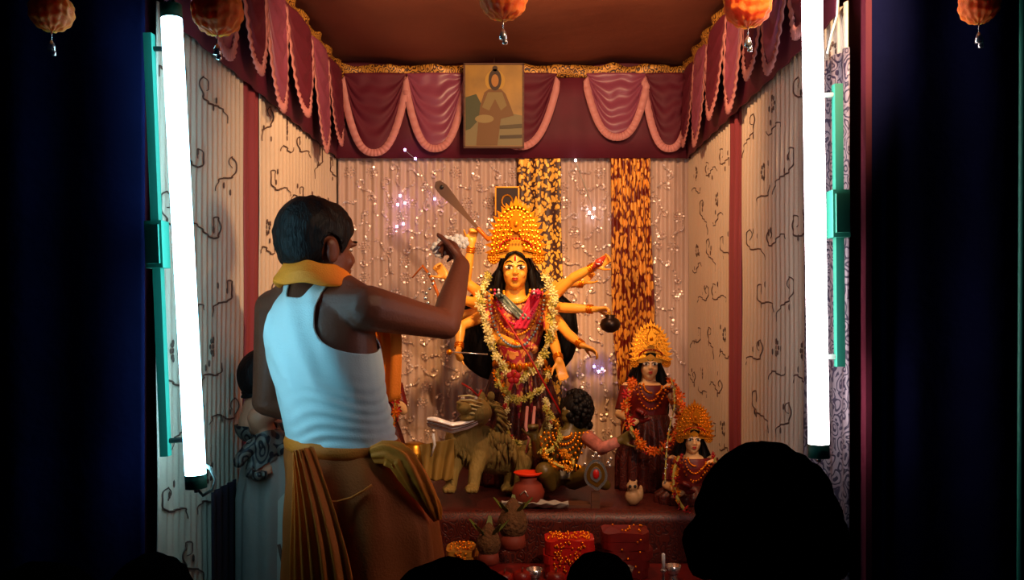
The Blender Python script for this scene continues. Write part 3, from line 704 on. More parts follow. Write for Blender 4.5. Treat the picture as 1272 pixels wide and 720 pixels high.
# ------------------------------------------------------------------ idols
def front_y(V, x, z, r=.006):
    k = (np.abs(V[:, 0]-x) < r) & (np.abs(V[:, 2]-z) < r)
    return V[k, 1].min() if k.any() else V[:, 1].min()
def tear(s, n=10): return [(s*.42*math.sin(2*PI*i/n)*(1-.0*i), s*(.5*-math.cos(2*PI*i/n))+(s*.35 if i == n//2 else 0)) for i in range(n)]
def crown(t, c, w, h, name='crown', tiers=4, seed=0):
    """c = centre of forehead front, w half width, h height: fan shaped filigree crown"""
    c = V3(c); cr = None
    out = []
    for k in range(40):
        a = PI*(-.12+1.24*k/39); r = 1+.045*abs(math.sin(k*.9*2)); out.append((w*r*math.cos(a)*1.0, h*(max(math.sin(a), -.2)**1.0 if math.sin(a) > 0 else math.sin(a)*.5)*r))
    q = M(); q.plate([(x, z) for x, z in out], c+V3((0, .012, 0)), (1, 0, 0), (0, 0, 1), .01); cr = q.build(name, m_goldp, t, False)
    g = M(); rj = random.Random(seed)
    for ti in range(tiers):
        f = .42+.56*ti/(tiers-1); n = 9+ti*4
        for j in range(n):
            a = PI*(-.02+1.04*j/(n-1)); x = w*f*math.cos(a); z = h*f*math.sin(a)+.1*h*(1-f)
            d = unit((x/w, 0, z/h+.001)); u = V3((d[2], 0, -d[0])); s = w*.30*(1 if ti < tiers-1 else 1.2)
            yo = -.004-.010*(1-f)
            g.plate([(xx*.8, yy) for xx, yy in tear(s)], c+V3((x, yo, z)), u, d, .005)
            g.ell(c+V3((x, yo-.008, z)), (s*.16, s*.13, s*.16), None, 6, 4)
            if j < n-1:
                a2 = PI*(-.02+1.04*(j+.5)/(n-1)); x2 = w*(f-.07)*math.cos(a2); z2 = h*(f-.07)*math.sin(a2)+.1*h*(1-f)
                g.ell(c+V3((x2, yo-.004, z2)), (s*.13,)*3, None, 6, 4)
    # central spire and side discs
    g.plate([(xx*.9, yy*1.3) for xx, yy in tear(w*.6)], c+V3((0, -.02, h*.62)), (1, 0, 0), (0, 0, 1), .006)
    g.ell(c+V3((0, -.03, h*.6)), (w*.10, w*.06, w*.14), None, 8, 6)
    g.plate([(xx*.6, yy) for xx, yy in tear(w*.5)], c+V3((0, 0, h*1.02)), (1, 0, 0), (0, 0, 1), .006)
    tag(g.build('filigree', m_gold, cr, False), 'bright gold leaf filigree')
    b = M()
    for k in range(17): 
        a = PI*k/16; b.ell(c+V3((w*.66*math.cos(a), -.012-.012*math.sin(a), h*.05+h*.20*math.sin(a))), (w*.055,)*3, None, 6, 4)
    b.build('bead_band', mat('red_jewel', '#b4200e', .2), cr)
    for k in (-1, 1):
        e = M(); 
        for ring, nn in ((.0, 1), (.42, 8), (.8, 12)):
            for j in range(nn): a = 2*PI*j/nn; e.ell(c+V3((k*w*.92+w*.26*ring*math.cos(a), -.002, -h*.18+w*.3*ring*math.sin(a))), (w*.06,)*3, None, 6, 4)
        e.lathe(c+V3((k*w*.92, .006, -h*.18)), [(w*.28, -.003), (w*.28, .003)], 14, [[1, 0, 0], [0, 0, 1], [0, 1, 0]])
        e.build('ear_ornament', m_goldp, t)
    return cr
def face_paint(t, V, c, s, closed=False):
    c = V3(c)
    def pt(x, z, lift=0): X, Z = c[0]+x*s, c[2]+z*s; return V3((X, front_y(V, X, Z, .006*max(s, .6))-lift*s, Z))
    for k in (-1, 1):
        e = M().ell(pt(k*.031, .004), (.024*s, .006*s, .0095*s), Matrix.Rotation(-k*.22, 3, 'Y'), 12, 6).build('eye', m_eye, t)
        M().ell(pt(k*.031, .004, .0045), (.0095*s, .004*s, .0085*s), None, 10, 6).build('pupil', m_black, e)
        M().tube([pt(k*.008, .008, .002), pt(k*.02, .017, .003), pt(k*.035, .018, .003), pt(k*.057, .006, .0)], [.0022*s, .0028*s, .0028*s, .0014*s], 5).build('eyelid_line', m_black, t)
        M().tube([pt(k*.010, .030, .002), pt(k*.026, .040, .002), pt(k*.042, .038, .001), pt(k*.056, .026, 0)], [.002*s, .0035*s, .003*s, .001*s], 5).build('eyebrow', m_black, t)
    q = M(); q.ell(pt(0, -.052, .001), (.018*s, .005*s, .0048*s), None, 10, 6); q.ell(pt(0, -.061, .001), (.014*s, .005*s, .0048*s), None, 10, 6)
    q.build('lips', m_red, t)
    q = M(); q.ell(pt(0, .052, .001), (.006*s, .003*s, .016*s), None, 8, 6); q.build('forehead_mark', m_red, t)
    M().ell(pt(.017, -.028, .002), (.004*s,)*3, None, 8, 6).build('nose_ring', m_gold, t)
def bangles(t, p0, p1, r, m=None, n=3):
    p0, p1 = V3(p0), V3(p1); d = unit(p1-p0); a = unit(np.cross(d, (0, 1, .2))); b = np.cross(d, a); q = M()
    for k in range(n):
        c = p0+d*k*.009; q.tube([c+r*(math.cos(x)*a+math.sin(x)*b) for x in np.linspace(0, 2*PI, 15)[:-1]], .0035, 6, True)
    q.build('bangle', m or m_gold, t)
def garland(name, pts, r, mats, label, step=.013, group=None, seed=0, cat='garland', fl=None):
    """flowers strung along a path"""
    pts = [V3(p) for p in pts]; rj = random.Random(seed)
    P2 = []
    n = len(pts)
    for i in range(n-1):
        p0, p1, p2, p3 = pts[max(i-1, 0)], pts[i], pts[i+1], pts[min(i+2, n-1)]
        k = max(2, int(np.linalg.norm(p2-p1)/step))
        for j in range(k):
            f = j/k; P2.append(.5*((2*p1)+(-p0+p2)*f+(2*p0-5*p1+4*p2-p3)*f*f+(-p0+3*p1-3*p2+p3)*f**3))
    P2.append(pts[-1])
    t = thing(name, P2[-1], label, cat, group)
    M().tube(P2, r*.35, 6).build('string', m_petaly, t)
    protos = []
    for mi, mm in enumerate(mats):
        q = M()
        for k in range(7):
            a = 2*PI*k/7; v = [V3((0, 0, 0)), V3((math.cos(a-.35)*.75, math.sin(a-.35)*.75, .25)), V3((math.cos(a)*1.15, math.sin(a)*1.15, .1)), V3((math.cos(a+.35)*.75, math.sin(a+.35)*.75, .25)), V3((math.cos(a)*.6, math.sin(a)*.6, .5))]
            q.add(v, [(0, 1, 4), (1, 2, 4), (2, 3, 4), (3, 0, 4)])
        q.ell((0, 0, .25), (.35, .35, .3), None, 6, 4)
        me = bpy.data.meshes.new('flower'); me.from_pydata(np.vstack(q.V).tolist(), [], q.F); me.materials.append(mm); protos.append(me)
    base = V3(parent_loc(t))
    for i, p in enumerate(P2):
        o = bpy.data.objects.new('flower', protos[rj.randrange(len(protos))] if i % 2 else protos[0]); C.objects.link(o); o.parent = t
        o.location = Vector(p-base+V3((rj.uniform(-1, 1)*r*.35, -r*.3+rj.uniform(-.2, .2)*r, rj.uniform(-.3, .3)*r)))
        o.rotation_euler = (PI/2+rj.uniform(-.8, .8), rj.uniform(-.8, .8), rj.uniform(0, 6)); k = r*rj.uniform(.75, 1.05); o.scale = (k, k, k)
    return t

# ---- the large goddess
YD = 3.72
def goddess():
    t = thing('goddess_idol', P(645, 600, YD)*V3((1, 1, 0))+V3((0, 0, .98)), 'large yellow faced many armed goddess idol with tall gold crown', 'idol')
    q = M(); hc = P(640, 334, YD-.02); s = .78
    A, R = head(q, hc, (0, -1, 0), (0, 0, 1), s, True, True)
    D = lambda x, y, dy=0: P(x, y, YD+dy)
    q.loft([(D(644, 368), .05, .04), (D(644, 375), .105, .055), (D(644, 395), .115, .07), (D(644, 415), .095, .065), (D(643, 440), .075, .06), (D(644, 470), .10, .08), (D(646, 500), .11, .09), (D(648, 560), .10, .09), (D(648, 606), .09, .08)], 22)
    for k in (-1, 1):
        q.ell(D(644+k*15, 392, -.05), (.038, .035, .038))
        q.cap(D(648+k*14, 500), .055, D(648+k*14, 590), .035); q.cap(D(648+k*14, 596), .03, D(648+k*16, 602, -.09), .022)
    arms = []
    def arm(sh, el, wr, dY, hd_, pn, th, curl=.5, r=1.0):
        a, b, c = D(*sh), P(el[0], el[1], YD+dY*.6), P(wr[0], wr[1], YD+dY)
        q.limb([(a, .027*r), (a*.5+b*.5, .024*r), (b, .020*r)]); q.limb([(b, .022*r), (b*.6+c*.4, .021*r), (c, .0135*r)])
        hand(q, c, hd_, pn, th, .58, curl); arms.append((b, c))
    arm((682, 372), (712, 345), (738, 331), -.10, (.8, -.2, .45), (0, -1, .2), 1, .45)       # right, raised
    arm((684, 380), (700, 382), (738, 384), -.14, (1, -.1, .05), (0, -.3, -1), 1, .75)       # right, level
    arm((684, 388), (706, 415), (722, 428), -.16, (.8, -.1, -.35), (0, -.3, -1), 1, .35)
    arm((680, 392), (688, 425), (694, 446), -.20, (.2, -.1, -.9), (.2, -.9, 0), 1, .25)
    arm((680, 370), (700, 352), (722, 352), .06, (.6, -.1, .7), (0, -1, 0), 1, .6)
    arm((606, 372), (578, 350), (586, 303), -.06, (.1, -.1, 1), (.4, -1, .0), -1, .95, 1.05)        # left, sword
    arm((604, 380), (575, 372), (556, 345), -.10, (-.6, -.1, .7), (0, -1, 0), -1, .6)
    arm((604, 386), (572, 392), (566, 372), .03, (-.3, -.1, .9), (0, -1, 0), -1, .6)
    arm((606, 390), (572, 405), (570, 432), -.12, (-.1, -.6, -.5), (.9, -.3, 0), -1, 1.0)
    arm((612, 392), (612, 418), (646, 430), -.17, (1, -.2, .1), (0, -.2, -1), -1, .9, 1.1)      # front arm across
    V, T = q.skin(.0045, 4)
    V[:, 2] = np.maximum(V[:, 2], .986); mesh_obj('body', V, T.tolist(), m_idol, t)
    face_paint(t, V, hc, s)
    # red sari over the torso and legs
    zz = V[:, 2]; xx = V[:, 0]-hc[0]
    dist = np.min([seg_dist(V, a, b) for a, b in arms]+[seg_dist(V, D(682, 372), D(700, 360)), seg_dist(V, D(606, 372), D(590, 362))], axis=0)
    f = np.minimum(D(0, 378)[2]-zz+.03*np.abs(xx)/.1, .125-np.abs(xx)); f = np.minimum(f, dist-.03)
    cv, cf = shell(V, T, f, .006); cv, cf = thick(cv, cf, .004); mesh_obj('blouse', cv, cf, brocade('pink_gold_brocade', '#a01c38', '#d8924a', 60, ring=False), t)
    def fn(u, v):
        th = 2*PI*u; z_ = D(0, 432)[2]-(D(0, 432)[2]-.985)*v; rr = .085+.10*min(1, v*1.6); k = min(1, v*2)
        fo = .012*k*math.sin(th*18+2*math.sin(v*3))
        return V3((D(646, 0)[0], YD, z_))+V3(((rr+fo)*math.cos(th), (rr*.62+fo)*math.sin(th), 0))
    grid_obj('sari', fn, 160, 34, m_redbroc, t, .004, wrap=True)
    # hair behind
    hv = M(); hy = [314, 322, 335, 350, 362, 375, 390, 410, 430, 445, 458, 468, 475]; hw = [.03, .06, .085, .125, .175, .222, .248, .256, .25, .232, .20, .15, .09]
    hv.loft([(D(641.5, y, .04+.003*i), float(np.interp(y, hy, hw))*(1+.03*nz(y*.3)), .045-.002*i) for i, y in enumerate(np.interp(np.linspace(0, 12, 25), range(13), hy)) for i in [i*.5]], 40, fold=lambda th, k: .05*math.sin(th*13))
    hv.tube([A(.070, -.01, .055), A(.082, .0, .0), A(.095, -.01, -.08), A(.105, -.02, -.16)], [.010, .012, .014, .014], 8)
    hv.tube([A(-.070, -.01, .055), A(-.082, .0, .0), A(-.095, -.01, -.08), A(-.105, -.02, -.16)], [.010, .012, .014, .014], 8)
    for k in (-1, 1): hv.tube([A(0, .075, .088), A(k*.03, .078, .075), A(k*.060, .048, .045), A(k*.074, .015, .0)], [.006, .008, .009, .009], 8)
    hv.build('hair', m_hair, t)
    crown(t, P(641, 310, YD-.075), .100, .175, seed=1)
    # necklaces
    cols = [('#e8a020', 'gold bead necklace'), ('#d6d6e0', 'silver bead necklace'), ('#e0306a', 'pink bead necklace'), ('#d98a18', 'amber bead necklace'), ('#8fa8b8', 'pale blue bead necklace')]
    for i, (cl, lb) in enumerate(cols):
        q2 = M(); w_, h_ = 16+i*4.5, 14+i*13
        for k in range(22+i*4):
            a = PI*k/(21+i*4); p = D(642-w_*math.cos(a), 362+h_*math.sin(a), 0); p[1] = front_y(V, p[0], p[2], .008)-.010-.002*i
            q2.ell(p, (.006, .005, .006), None, 6, 4)
        tag(q2.build('necklace', mat('bead', cl, .25, metal=.3), t), lb, kind='stuff')
    # shawl patches: pink drape over left shoulder, grey blue over right
    def sash(x0, y0, x1, y1, w_, m, seed, nm):
        def fn2(u, v):
            x = x0+(x1-x0)*v+(u-.5)*w_; y = y0+(y1-y0)*v; p = D(x, y); p[1] = front_y(V, p[0], p[2], .01)-.014-.004*math.sin(u*16+seed+v*5); return p
        grid_obj(nm, fn2, 18, 18, m, t, .003)
    sash(668, 362, 646, 408, 16, mat('hot_pink_silk', '#e0345a', .45), 1, 'sash'); sash(620, 366, 652, 396, 15, mat('grey_blue_silk', '#6f7f7c', .4, metal=.3), 2, 'sash')
    for (b, c) in arms: bangles(t, c-(c-b)*.2, c, .017)
    # waist belt of gold pendants
    g = M()
    for k in range(13): 
        a = -PI*.02-PI*.96*k/12; g.ell(V3((D(646, 0)[0]+.105*math.cos(a), YD+.085*math.sin(a), D(0, 452)[2]-.01*math.sin(a*3))), (.013, .008, .018), None, 8, 6)
    g.build('belt', m_gold, t)
    return V
VG = goddess()
# objects the goddess holds
def sword():
    a, b = P(594, 284, YD-.09), P(541, 226, YD-.11); t = thing('sword', a, 'broad curved steel sword raised above the left shoulder of the goddess', 'sword')
    d = unit(b-a); L = np.linalg.norm(b-a); n = unit(np.cross(d, (0, 1, 0)))
    out = [(0, -.006), (.3*L, -.010), (.6*L, -.02), (.85*L, -.026), (.97*L, -.018), (L, .0), (.95*L, .018), (.8*L, .022), (.5*L, .014), (.25*L, .009), (0, .006)]
    M().plate(out, a, d, n, .006).build('blade', m_steel, t, False); M().cap(a-d*.06, .008, a, .009).build('handle', m_gold2, t)
    M().ell(P(549, 232, YD-.12), (.008, .003, .008), None, 10, 6).build('engraved_eye', m_black, t)
sword()
t = thing('conch_shell', P(742, 325, YD-.2), 'small red and white conch in the raised right hand of the goddess', 'conch')
q = M(); pts = [P(736, 334, YD-.18), P(744, 326, YD-.19), P(752, 318, YD-.19)]; q.tube(pts, [.006, .018, .004], 12); q.build('shell', mat('conch_red', '#c8402c', .3), t)
q = M(); [q.tube([p+V3((.015*math.cos(a), -.012+.012*math.sin(a), .008*math.sin(a))) for a in np.linspace(0, 5, 10)], .002, 5) for p in pts[1:2]]; q.build('ridge', m_silver2, t)
t = thing('dark_pot', P(760, 400, YD-.2), 'dark round metal pot hanging from the level right hand of the goddess', 'pot')
pc = P(758, 402, YD-.2); M().lathe(pc-V3((0, 0, .035)), [(.012, 0), (.034, .012), (.042, .032), (.034, .052), (.018, .060), (.022, .070), (.016, .070)], 20).build('bowl', mat('dark_metal', '#2a1a14', .35, metal=.6), t)
M().tube([pc+V3((-.02, 0, .03)), P(750, 388, YD-.19), pc+V3((.02, 0, .03))], .003, 6).build('loop', m_brass, t)
t = thing('spear', P(660, 470, YD-.22), 'thin red shafted spear slanting down from the front hand of the goddess', 'spear')
M().tube([P(612, 372, YD-.20), P(656, 440, YD-.25), P(706, 530, YD-.27)], .004, 8).build('shaft', m_red, t)
M().plate([(0, -.008), (.05, 0), (0, .008)], P(706, 530, YD-.24), unit(P(706, 530, YD)-P(656, 440, YD)), unit(np.cross(unit(P(706, 530, YD)-P(656, 440, YD)), (0, 1, 0))), .003).build('point', m_silver2, t, False)
t = thing('bow', P(545, 360, YD-.12), 'small silvered bow and ornament in the upper left hand of the goddess', 'bow')
M().tube([P(512, 345, YD-.12), P(525, 330, YD-.12), P(536, 345, YD-.12), P(545, 368, YD-.12), P(540, 390, YD-.12)], [.003, .006, .008, .006, .003], 8).build('limb', m_gold2, t)
q = M()
for k in range(8): q.ell(P(533+5*math.sin(k), 340+k*6, YD-.14), (.009, .004, .007), None, 8, 5)
q.build('tassel', m_silver2, t)
t = thing('thunderbolt_rod', P(585, 437, YD-.2), 'thin silver rod held in the low left fist of the goddess', 'rod'); M().tube([P(560, 437, YD-.19), P(606, 440, YD-.19)], .003, 8).build('shaft', m_silver2, t); M().ell(P(558, 437, YD-.19), (.012, .008, .012), None, 8, 6).build('knob', m_gold, t)
t = thing('backdrop_plaque', P(630, 262, YB-.1), 'small dark plaque with gold edge standing behind the tall crown', 'plaque')
M().box(P(630, 250, YB-.1), (.105, .012, .13)).build('board', mat('dark_board', '#2c1208', .6), t, False)
q = M(); pc = P(630, 250, YB-.108)
for dx, dz, sx, sz in ((-.054, 0, .006, .132), (.054, 0, .006, .132), (0, .066, .114, .006)): q.box(pc+V3((dx, 0, dz)), (sx, .012, sz))
q.tube([pc+V3((.025*math.cos(a), -.002, .03*math.sin(a))) for a in np.linspace(0, 2*PI, 14)[:-1]], .004, 5, True); q.build('gold_edge', m_goldp, t, False)
# garlands on the goddess
D = lambda x, y, dy=0: P(x, y, YD+dy)
garland('flower_garland', [D(604, 342, -.10), D(598, 370, -.13), D(602, 400, -.14), D(612, 430, -.15), D(628, 458, -.16), D(646, 470, -.17), D(666, 455, -.16), D(680, 425, -.15), D(686, 395, -.14), D(686, 368, -.13), D(678, 342, -.10)], .023, [m_petalw, m_petaly], 'long cream and green flower garland around the shoulders of the goddess', .012)
garland('flower_garland', [D(618, 458, -.13), D(622, 480, -.16), D(645, 496, -.18), D(672, 482, -.16), D(682, 460, -.13)], .02, [m_petaly, m_goldp, m_petalw], 'short yellow flower garland looped below the waist of the goddess', .013, seed=2)
garland('flower_garland', [D(632, 494, -.17), D(628, 520, -.19), D(636, 545, -.2), D(655, 552, -.2), D(672, 545, -.2), D(684, 520, -.19), D(676, 496, -.17)], .018, [m_petalw, m_petaly, m_petalr], 'lower cream flower garland hanging over the sari of the goddess', .013, seed=3)
t = thing('hibiscus_flower', D(638, 468, -.21), 'red hibiscus at the waist of the goddess where the garlands meet', 'flower')
q = M()
for k in range(5): a = 2*PI*k/5+.3; q.ell(D(638, 468, -.215)+V3((.016*math.cos(a), 0, .016*math.sin(a))), (.014, .006, .014), None, 8, 5)
q.build('petals', m_petalr, t); M().cap(D(638, 468, -.22), .003, D(640, 463, -.25), .003, 6).build('stamen', m_gold, t)

# ---- the smaller idols
def small_idol(px, py, Y, s, label, zb, gar=None, hood='#7a1410', pale=True, seed=0, wide=1.0, groupg=None):
    hc = P(px, py, Y); t = thing('small_idol', (hc[0], Y, zb), label, 'idol')
    q = M(); A, R = head(q, hc, (0, -1, 0), (0, 0, 1), s, True, True); U = lambda x, z, y=0: hc+V3((x*s, y*s, z*s))
    H = (hc[2]-zb)/s
    q.loft([(U(0, -.13), .06*s, .045*s), (U(0, -.16), .155*s, .075*s), (U(0, -.22), .165*s, .09*s), (U(0, -.32), .13*s, .09*s), (U(0, -.42), .12*s, .09*s), (U(0, -H*.98), .10*s, .09*s)], 18)
    prs = []
    for k in (-1, 1):
        a, b, c = U(k*.16, -.17), U(k*.22, -.36, -.05), U(k*.13, -.40 if k < 0 else -.22, -.2)
        q.limb([(a, .042*s), (b, .034*s), (c, .024*s)]); hand(q, c, (-k*.4, -.3, .8), (0, -1, 0), -k, s*.9, .5); prs.append((b, c))
        q.cap(U(k*.05, -H*.96, -.05), .035*s, U(k*.06, -H*.985, -.16), .026*s)
    V, T = q.skin(.0042, 3); mesh_obj('body', V, T.tolist(), m_idolp if pale else m_idol, t)
    face_paint(t, V, hc, s)
    zt, zw = hc[2]-.155*s, zb+.003
    dist = np.min([seg_dist(V, a, b) for a, b in prs], axis=0)
    f = np.minimum(zt-V[:, 2], dist-.045*s); f = np.minimum(f, V[:, 2]-(hc[2]-.48*s))
    cv, cf = shell(V, T, f, .005); cv, cf = thick(cv, cf, .003); mesh_obj('blouse', cv, cf, m_rsari, t)
    z0 = hc[2]-.36*s
    def fn(u, v):
        th = 2*PI*u; rr = s*(.135+.10*min(1, v*1.7)); fo = .014*s*min(1, v*3)*math.sin(th*16)
        return V3((hc[0]+(rr*wide+fo)*math.cos(th), Y+(rr*.8+fo)*math.sin(th), z0-(z0-zw)*v))
    grid_obj('sari', fn, 110, 20, m_redbroc, t, .003, wrap=True)
    hv = M(); hv.loft([(U(0, .09, .03), .06*s, .05*s), (U(0, 0, .05), .10*s, .06*s), (U(0, -.15, .07), .17*s, .06*s), (U(0, -.38, .09), .16*s, .05*s)], 30, fold=lambda th, k: .05*math.sin(th*11))
    for k in (-1, 1):
        hv.tube([U(0, .085, -.078), U(k*.03, .072, -.083), U(k*.058, .03, -.055), U(k*.075, -.03, -.02), U(k*.095, -.12, -.02), U(k*.10, -.2, -.06)], [.006*s, .010*s, .011*s, .015*s, .018*s, .015*s], 8)
    hv.build('hair', m_hair, t)
    crown(t, U(0, .055, -.085), .125*s, .22*s, seed=seed+3)
    g = M()
    for i in range(3):
        for k in range(16): 
            a = PI*k/15; p = U(-(.05+.025*i)*math.cos(a), -.14-(.06+.06*i)*math.sin(a)); p[1] = front_y(V, p[0], p[2], .01)-.008; g.ell(p, (.009*s,)*3, None, 6, 4)
    tag(g.build('necklace', m_gold, t), 'gold bead necklaces')
    for b, c in prs: bangles(t, c-(c-b)*.25, c, .026*s)
    if gar: garland('flower_garland', [U(-.13, -.12, -.14), U(-.19, -.25, -.22), U(-.17, -.42, -.27), U(-.08, -.55, -.29), U(0, -.60, -.29), U(.08, -.55, -.29), U(.17, -.42, -.27), U(.19, -.25, -.22), U(.13, -.12, -.14)], .03*s+.006, gar[0], gar[1], .013, seed=seed)
    return t
small_idol(806, 452, 3.62, .56, 'standing pale faced idol with gold crown right of the goddess', .98, ([m_petalo, m_gold2, m_petalr], 'orange marigold garland on the standing idol right of the goddess'), seed=1)
small_idol(860, 545, 3.36, .47, 'small low pale faced idol in the right corner', .98, ([m_petalr, m_goldp], 'red and gold garland on the small idol in the right corner'), seed=2, wide=1.25)
small_idol(466, 450, 3.62, .54, 'crowned idol mostly hidden behind the man in the vest', .98, ([m_gold2, m_petalr], 'amber garland on the idol hidden behind the man'), seed=3)

# ---- lion
def lion():
    t = thing('lion_idol', P(600, 600, 3.5)*V3((1, 1, 0))+V3((0, 0, .98)), 'olive maned lion mount standing at the feet of the goddess', 'idol')
    Y = 3.42; D = lambda x, y, dy=0: P(x, y, Y+dy); q = M()
    q.limb([(D(620, 560, .05), .075), (D(590, 552, .0), .085), (D(575, 545, -.03), .07)], 16)
    q.ell(D(592, 512, -.06), (.06, .06, .055)); q.ell(D(577, 506, -.11), (.032, .04, .026)); q.ell(D(580, 519, -.105), (.026, .034, .014)); q.ell(D(570, 500, -.14), (.012, .008, .008))
    for k, dx in ((0, 0), (1, 20)): q.ell(D(598+dx*.6, 492, -.04), (.016, .01, .02))
    q.cap(D(585, 530, -.04), .05, D(582, 548, -.03), .06)
    for x, y2, dy in ((560, 602, -.1), (588, 602, -.12), (632, 600, .08), (645, 602, 0)):
        q.limb([(D(x+8, 562, dy*.4), .038), (D(x+2, 582, dy*.8), .026), (D(x, 598, dy), .022)]); q.ell(D(x-2, y2-2, dy-.025), (.028, .036, .016))
        for k in (-1, 0, 1): q.ell(D(x-2+k*5, y2, dy-.058), (.009, .012, .010))
    q.limb([(D(650, 550, .1), .014), (D(672, 540, .12), .012), (D(680, 520, .12), .012)])
    V, T = q.skin(.0045, 3); zmin = V[:, 2].min(); V[:, 2] += (.982-zmin)*np.clip((1.25-V[:, 2])/.25, 0, 1)
    mesh_obj('body', V, T.tolist(), m_olive, t)
    mn = M(); rj = random.Random(5)
    for k in range(170):
        a = rj.uniform(0, 2*PI); b = rj.uniform(0, 1); c = D(600, 520, -.03)+V3((.055*math.cos(a), -.02+.05*b, .062*math.sin(a))); d = unit((math.cos(a), .4, math.sin(a)-.7)); L = rj.uniform(.03, .06)
        mn.tube([c, c+d*L*.5+V3((0, 0, -.004)), c+d*L+V3((0, 0, -.02))], [.008, .007, .001], 5)
    for k in range(90):
        x = rj.uniform(560, 640); c = D(x, rj.uniform(535, 556), -.09+.001*(x-560)); L = rj.uniform(.05, .09)
        mn.tube([c, c+V3((rj.uniform(-.01, .01), -.012, -L*.5)), c+V3((rj.uniform(-.015, .015), .0, -L))], [.008, .008, .001], 5)
    tag(mn.build('mane', m_olive, t), kind='stuff')
    st = M()
    for k in range(5): st.tube([D(569+k*1.5, 492+k*5, -.125), D(583+k, 491+k*5.5, -.135+.004*k), D(600, 496+k*5, -.10)], [.002, .004, .002], 6)
    tag(st.build('snout_stripe', m_petalw, t), 'cream stripes across the face')
    for k in (-1, 1): M().ell(D(583+k*8, 494, -.118), (.008, .006, .008), None, 8, 6).build('eye', m_eye, t)
    M().tube([D(574, 476, -.1), D(584, 482, -.13), D(594, 492, -.12), D(598, 484, -.1)], .004, 6).build('bridle', m_red, t)
lion()
def demon():
    t = thing('demon_idol', P(705, 600, 3.46)*V3((1, 1, 0))+V3((0, 0, .98)), 'black haired bronze demon figure crouching right of the lion', 'idol')
    Y = 3.46; D = lambda x, y, dy=0: P(x, y, Y+dy); q = M(); hc = D(712, 510, 0)
    A, R = head(q, hc, (-.75, -.5, .4), (0, 0, 1), .5, True)
    q.loft([(D(704, 532), .05, .04), (D(702, 540), .085, .05), (D(698, 560), .075, .055), (D(696, 578), .065, .055), (D(694, 592), .08, .07)], 18)
    q.limb([(D(726, 540), .028), (D(748, 556, -.05), .024), (D(768, 548, -.1), .016)]); hand(q, D(768, 548, -.1), (.7, -.2, .4), (0, -1, 0), 1, .55, .5)
    q.limb([(D(682, 542), .028), (D(668, 562, -.08), .024), (D(664, 545, -.14), .016)]); hand(q, D(664, 545, -.14), (-.1, -.2, .9), (0, -1, 0), -1, .55, .8)
    q.limb([(D(686, 594), .045), (D(676, 585, -.14), .036), (D(684, 603, -.1), .024)]); q.limb([(D(712, 594), .045), (D(732, 590, -.1), .034), (D(752, 602, -.04), .022)])
    V, T = q.skin(.0045, 3); V[:, 2] = np.maximum(V[:, 2], .984); mesh_obj('body', V, T.tolist(), m_demon, t)
    hv = M(); rj = random.Random(9)
    hv.ell(hc+V3((.014, .012, .012)), (.060, .062, .062), None, 16, 12)
    for k in range(230):
        a = unit((rj.gauss(.25, 1), rj.gauss(.0, 1), rj.gauss(.1, 1))); c = hc+V3((.014, .01, .008))+a*V3((.058, .06, .066))
        if a@unit((-.75, -.5, .4)) > .75: continue
        hv.ell(c, (.013, .013, .014), None, 6, 4)
    for k in range(26): 
        c = hc+V3((.02+rj.uniform(-.03, .045), .01, -.05+rj.uniform(-.03, .02))); hv.ell(c, (.015, .015, .018), None, 6, 4)
    tag(hv.build('curly_hair', m_hair, t), 'mass of black curly hair')
    g = M()
    for i in range(5):
        for k in range(14): 
            a = PI*k/13; p = D(700-(9+i*5)*math.cos(a), 536+(5+i*8)*math.sin(a)); p[1] = front_y(V, p[0], p[2], .009)-.008; g.ell(p, (.006, .005, .007), None, 6, 4)
    for k in range(12): g.plate(tear(.026), D(676+k*4, 578+3*math.sin(k*.7), -.075), (1, 0, 0), (0, 0, -1), .003)
    tag(g.build('chest_ornament', m_gold, t), 'gold chest chains and belt', kind='stuff')
    M().tube([D(728, 542, -.02), D(748, 557, -.075), D(766, 549, -.12)], [.030, .026, .020], 12).build('sleeve', mat('pink_print', '#b0685c', .6, var=.4, vscale=50), t)
demon()
# grey leaf garlands spilling between lion and demon
garland('leaf_garland', [P(676, 505, 3.5), P(690, 522, 3.42), P(694, 545, 3.38), P(680, 560, 3.36), P(664, 552, 3.36)], .018, [m_petaly, m_brass], 'olive leaf garland hanging beside the demon\'s black curls', .013, seed=8)
garland('flower_garland', [P(700, 560, 3.36), P(712, 572, 3.34), P(708, 582, 3.33), P(690, 576, 3.34), P(676, 566, 3.34)], .016, [m_goldp, m_brass], 'gold flower garland lying over the lap of the demon', .012, seed=9)
# string of white beads over red dish
t = thing('tuberose_strand', P(655, 565, 3.38), 'thin pale tuberose strands ending over the vermilion dish', 'garland')
for x0 in (655, 664): M().tube([P(x0, 505, 3.46), P(x0-2, 530, 3.4), P(x0+2, 545, 3.38), P(x0-3+1, 562, 3.38)], [.006, .007, .004, .003], 7).build('strand', m_frill, t)
t = thing('clay_pot', P(655, 606, 3.30), 'dark red sacred pot under the vermilion dish', 'pot')
pb = P(656, 0, 3.30); pb[2] = .983
M().lathe(pb, [(.03, 0), (.055, .02), (.062, .05), (.05, .08), (.03, .092), (.036, .105), (.03, .106)], 24).build('pot_body', m_clay, t)
M().tube([pb+V3((-.03, -.055, .05)), pb+V3((-.012, -.06, .065)), pb+V3((.0, -.062, .045))], .003, 6).build('painted_mark', m_silver2, t)
t = thing('vermilion_dish', pb+V3((0, 0, .108)), 'bright orange red saucer resting on the clay pot', 'dish')
M().lathe(pb+V3((0, 0, .107)), [(.02, 0), (.045, .006), (.055, .016), (.05, .017), (.03, .012), (.005, .011)], 24).build('saucer', m_hibiscus, t)
